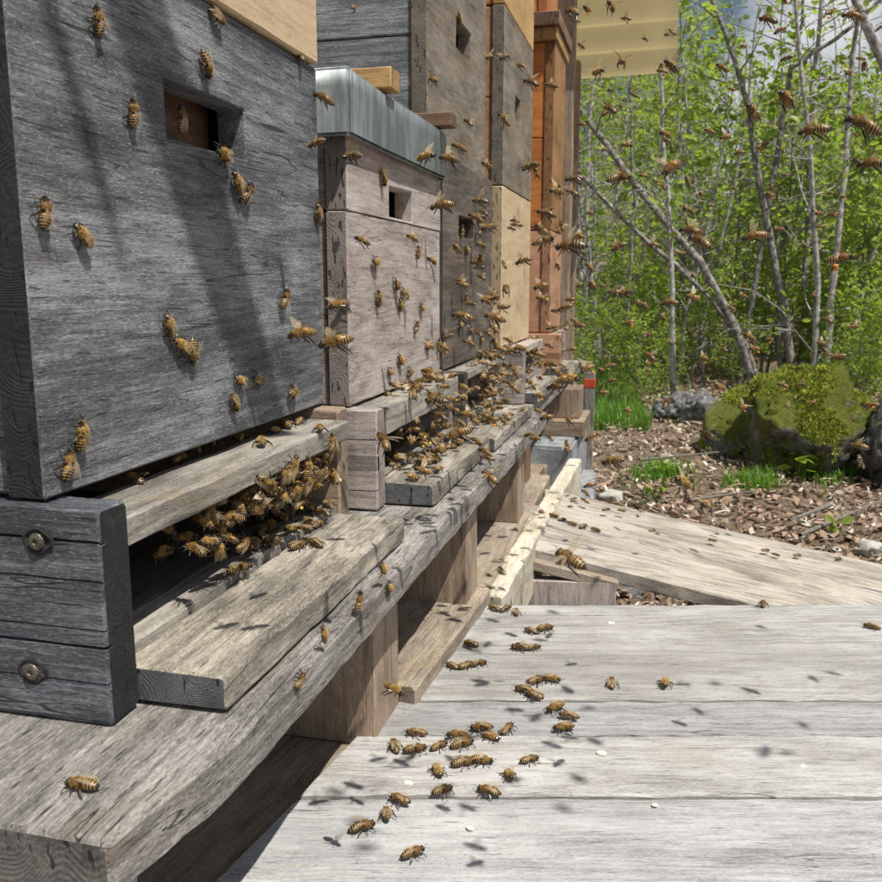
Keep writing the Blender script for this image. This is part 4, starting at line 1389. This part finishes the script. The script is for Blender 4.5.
swarm(10, .82, 1.08, .03, .072, ZB + .0245, ZB + .026, 'honeybee walking on the landing board of the pale grey hive', 'bees on the landing board of the pale grey hive')
swarm(26, 1.19, 1.42, .0, .052, ZB + .045, .60, 'honeybee in the crowd at the dark lower box entrance', 'bees crowding the dark lower box entrance')
swarm(9, 1.15, 1.42, .03, .076, ZB + .0195, ZB + .021, 'honeybee walking on the landing board below the dark lower box', 'bees on the landing board below the dark lower box')
def joined_bees():
    """the crowd too small to tell apart: past the limit of single bees, one mesh"""
    def grab(src, wings, pol=None):
        co, polys, mis = [tuple(v.co) for v in src.vertices], [tuple(p.vertices) for p in src.polygons], [p.material_index for p in src.polygons]
        for wm in wings:
            b = len(co)
            co += [tuple(v.co) for v in wm.vertices]
            polys += [tuple(b + i for i in p.vertices) for p in wm.polygons]
            mis += [6] * len(wm.polygons)
        if pol:
            for sd in (-1, 1):
                b = len(co); bm_ = POL[pol]
                co += [(v.co.x - .0028, v.co.y + sd * .003, v.co.z + (.0018 if pol == 'y' else -.001)) for v in bm_.vertices]
                polys += [tuple(b + i for i in p.vertices) for p in bm_.polygons]
                mis += [7 if pol == 'o' else 8] * len(bm_.polygons)
        return np.array(co), polys, mis
    S = [grab(WALK[0], WINGS['rest']), grab(WALK[1], WINGS['open']), grab(WALK[4], WINGS['rest']), grab(WALK[2], WINGS['rest'], 'y')], [grab(FLY[0], WINGS['fly']), grab(FLY[1], WINGS['fly']), grab(FLY[3], WINGS['fly']), grab(FLY[2], WINGS['fly']), grab(FLY[2], WINGS['fly'], 'o')]
    V, Fc, Mi, b = [], [], [], 0
    spots = []
    for k in range(26): spots.append((Vector((_r.uniform(.01, .062), _r.uniform(1.60, 1.87), _r.uniform(ZB + .022, .60))), 0))
    for k in range(14): spots.append((Vector((_r.uniform(.03, .085), _r.uniform(2.06, 2.35), _r.uniform(ZB + .022, .61))), 0))
    for k in range(38): spots.append((Vector((_r.uniform(.0, .055), _r.uniform(.86, 1.08), _r.uniform(ZB + .026, .60))), 0))
    for k in range(34): spots.append((Vector((_r.uniform(.0, .055), _r.uniform(1.17, 1.43), _r.uniform(ZB + .02, .60))), 0))
    for k in range(56): spots.append((Vector((_r.uniform(.0, .032), _r.uniform(.44, .68), _r.uniform(.535, .562))), 0))
    # in the air in front of the far hives, over the deck and before the trees
    for k in range(115): spots.append((atDepth(_r.gauss(505, 58), _r.gauss(335, 85), _r.uniform(.75, 1.5)), 1))
    for k in range(115): spots.append((atDepth(_r.uniform(570, 880), _r.uniform(10, 420), _r.uniform(1.0, 2.6)), 1))
    vd = Vector((-math.sin(YAW), math.cos(YAW), 0))
    for k in range(34): spots.append((RIGHT * _r.uniform(.2, .75) + vd * _r.uniform(.44, .93) + Vector((0, 0, DZ)) + SUN * _r.uniform(.45, 1.3), 1))
    for (p, fl) in spots:
        if (p - CAM).length < .3: continue
        if p.x < .012 and fl: p.x = .012 + abs(p.x) * .3
        co, polys, mis = S[fl][_r.randrange(len(S[fl]))]
        yaw = math.radians(_r.gauss(190, 45)) if fl else _r.uniform(0, 6.3)
        M3 = np.array(Euler((_r.gauss(0, .35), _r.gauss(-.15, .35), yaw)).to_matrix()) * _r.uniform(1.0, 1.25)
        V.append(co @ M3.T + np.array(p))
        Fc += [tuple(b + i for i in f) for f in polys]
        Mi += mis
        b += len(co)
    me = mesh_from('bee_crowd', np.concatenate(V), Fc, list(WALK[0].materials) + [B_WING, B_POLLEN, B_YPOL], Mi, smooth=True)
    tag(link('bee_crowd', me), 'swarming mass of small honeybees in the air and around the far entrances', 'honeybees', kind='stuff')
joined_bees()
g = 'bees on the tall hives'
lb = 'honeybee clinging to the tall hive fronts beyond the metal lid'
for (px, py, a, x) in ((457, 18, 100, -.02), (460, 232, 90, .0), (471, 222, 150, 0), (458, 325, 120, 0), (470, 330, 20, 0), (465, 300, 90, 0), (480, 340, 140, 0), (495, 325, 80, 0), (465, 250, 100, 0)):
    on_surface(px, py, a, (x, 0, 0), XN, lb, g)
# in the air
g = 'bees flying before the hives'
lb = 'honeybee flying close before the hive fronts'
for (px, py, s) in ((352, 10, 17), (432, 84, 21), (322, 102, 26), (350, 160, 30), (427, 161, 26), (448, 163, 22), (458, 150, 17), (490, 60, 16), (486, 168, 17), (443, 210, 25), (481, 204, 22), (318, 147, 22),
                    (302, 340, 33), (336, 349, 33), (340, 310, 30), (530, 86, 18), (551, 88, 13), (530, 170, 21), (555, 195, 22), (545, 217, 20), (540, 232, 21), (524, 264, 20), (545, 245, 26), (493, 322, 24), (462, 320, 24),
                    (437, 405, 27), (380, 445, 27), (392, 694, 26), (460, 440, 28), (490, 480, 27), (300, 60, 20), (520, 352, 18), (505, 60, 14), (571, 252, 30), (569, 385, 26), (571, 563, 42), (540, 300, 15), (552, 330, 15)):
    flyer(px, py, s, lb, g)
g = 'bees flying before the woodland'
lb = 'honeybee flying in the open air before the green woodland'
for (px, py, s) in ((571, 16, 20), (609, 9, 18), (767, 24, 20), (865, 68, 15), (600, 75, 22), (621, 66, 20), (671, 68, 20), (721, 70, 16), (609, 113, 21), (664, 137, 15), (626, 148, 16), (753, 115, 24), (814, 136, 34), (859, 131, 38), (872, 170, 28), (673, 173, 29), (620, 183, 29), (575, 182, 22), (784, 153, 14), (779, 232, 14), (755, 241, 24), (697, 246, 28), (653, 247, 14), (627, 296, 19), (691, 300, 19), (648, 338, 14), (748, 340, 15), (839, 360, 14), (719, 390, 19), (669, 406, 17), (706, 437, 20), (613, 466, 28), (680, 487, 32), (706, 510, 24), (858, 450, 22)):
    flyer(px, py, s, lb, g)
g = 'pollen carrying bees flying before the woodland'
lb = 'honeybee with bright orange pollen flying before the green woodland'
for (px, py, s, pl) in ((841, 264, 26, 'o'), (731, 310, 11, 'o'), (629, 325, 13, 'o'), (649, 359, 15, 'o'), (702, 360, 14, 'o'), (763, 148, 14, 'o'), (770, 197, 13, 'o'), (828, 16, 15, 'o')):
    flyer(px, py, s, lb, g, pollen=pl)
# crumbs of wax and pollen dropped on the deck
WAX = plain('wax_crumb', (.72, .66, .5), .6)
for (px, py, s_) in ((601, 753, .0045), (611, 623, .004), (470, 828, .003), (408, 783, .004), (803, 766, .003), (655, 805, .0025)):
    p = onZ(px, py, DZ + .001)
    bm = bmesh.new(); bmesh.ops.create_icosphere(bm, subdivisions=2, radius=1)
    for v_ in bm.verts: v_.co *= 1 + .3 * mnoise.noise(v_.co * 1.7 + p * 90)
    me = bpy.data.meshes.new('wax_crumb'); bm.to_mesh(me); bm.free(); me.materials.append(WAX)
    o = link('wax_crumb', me, None, p); o.scale = (s_, s_ * .7, s_ * .4)
    tag(o, 'small pale wax crumb lying on the silvery plank deck', 'crumb', 'wax crumbs on the deck')
print('bees', NBEE[0])
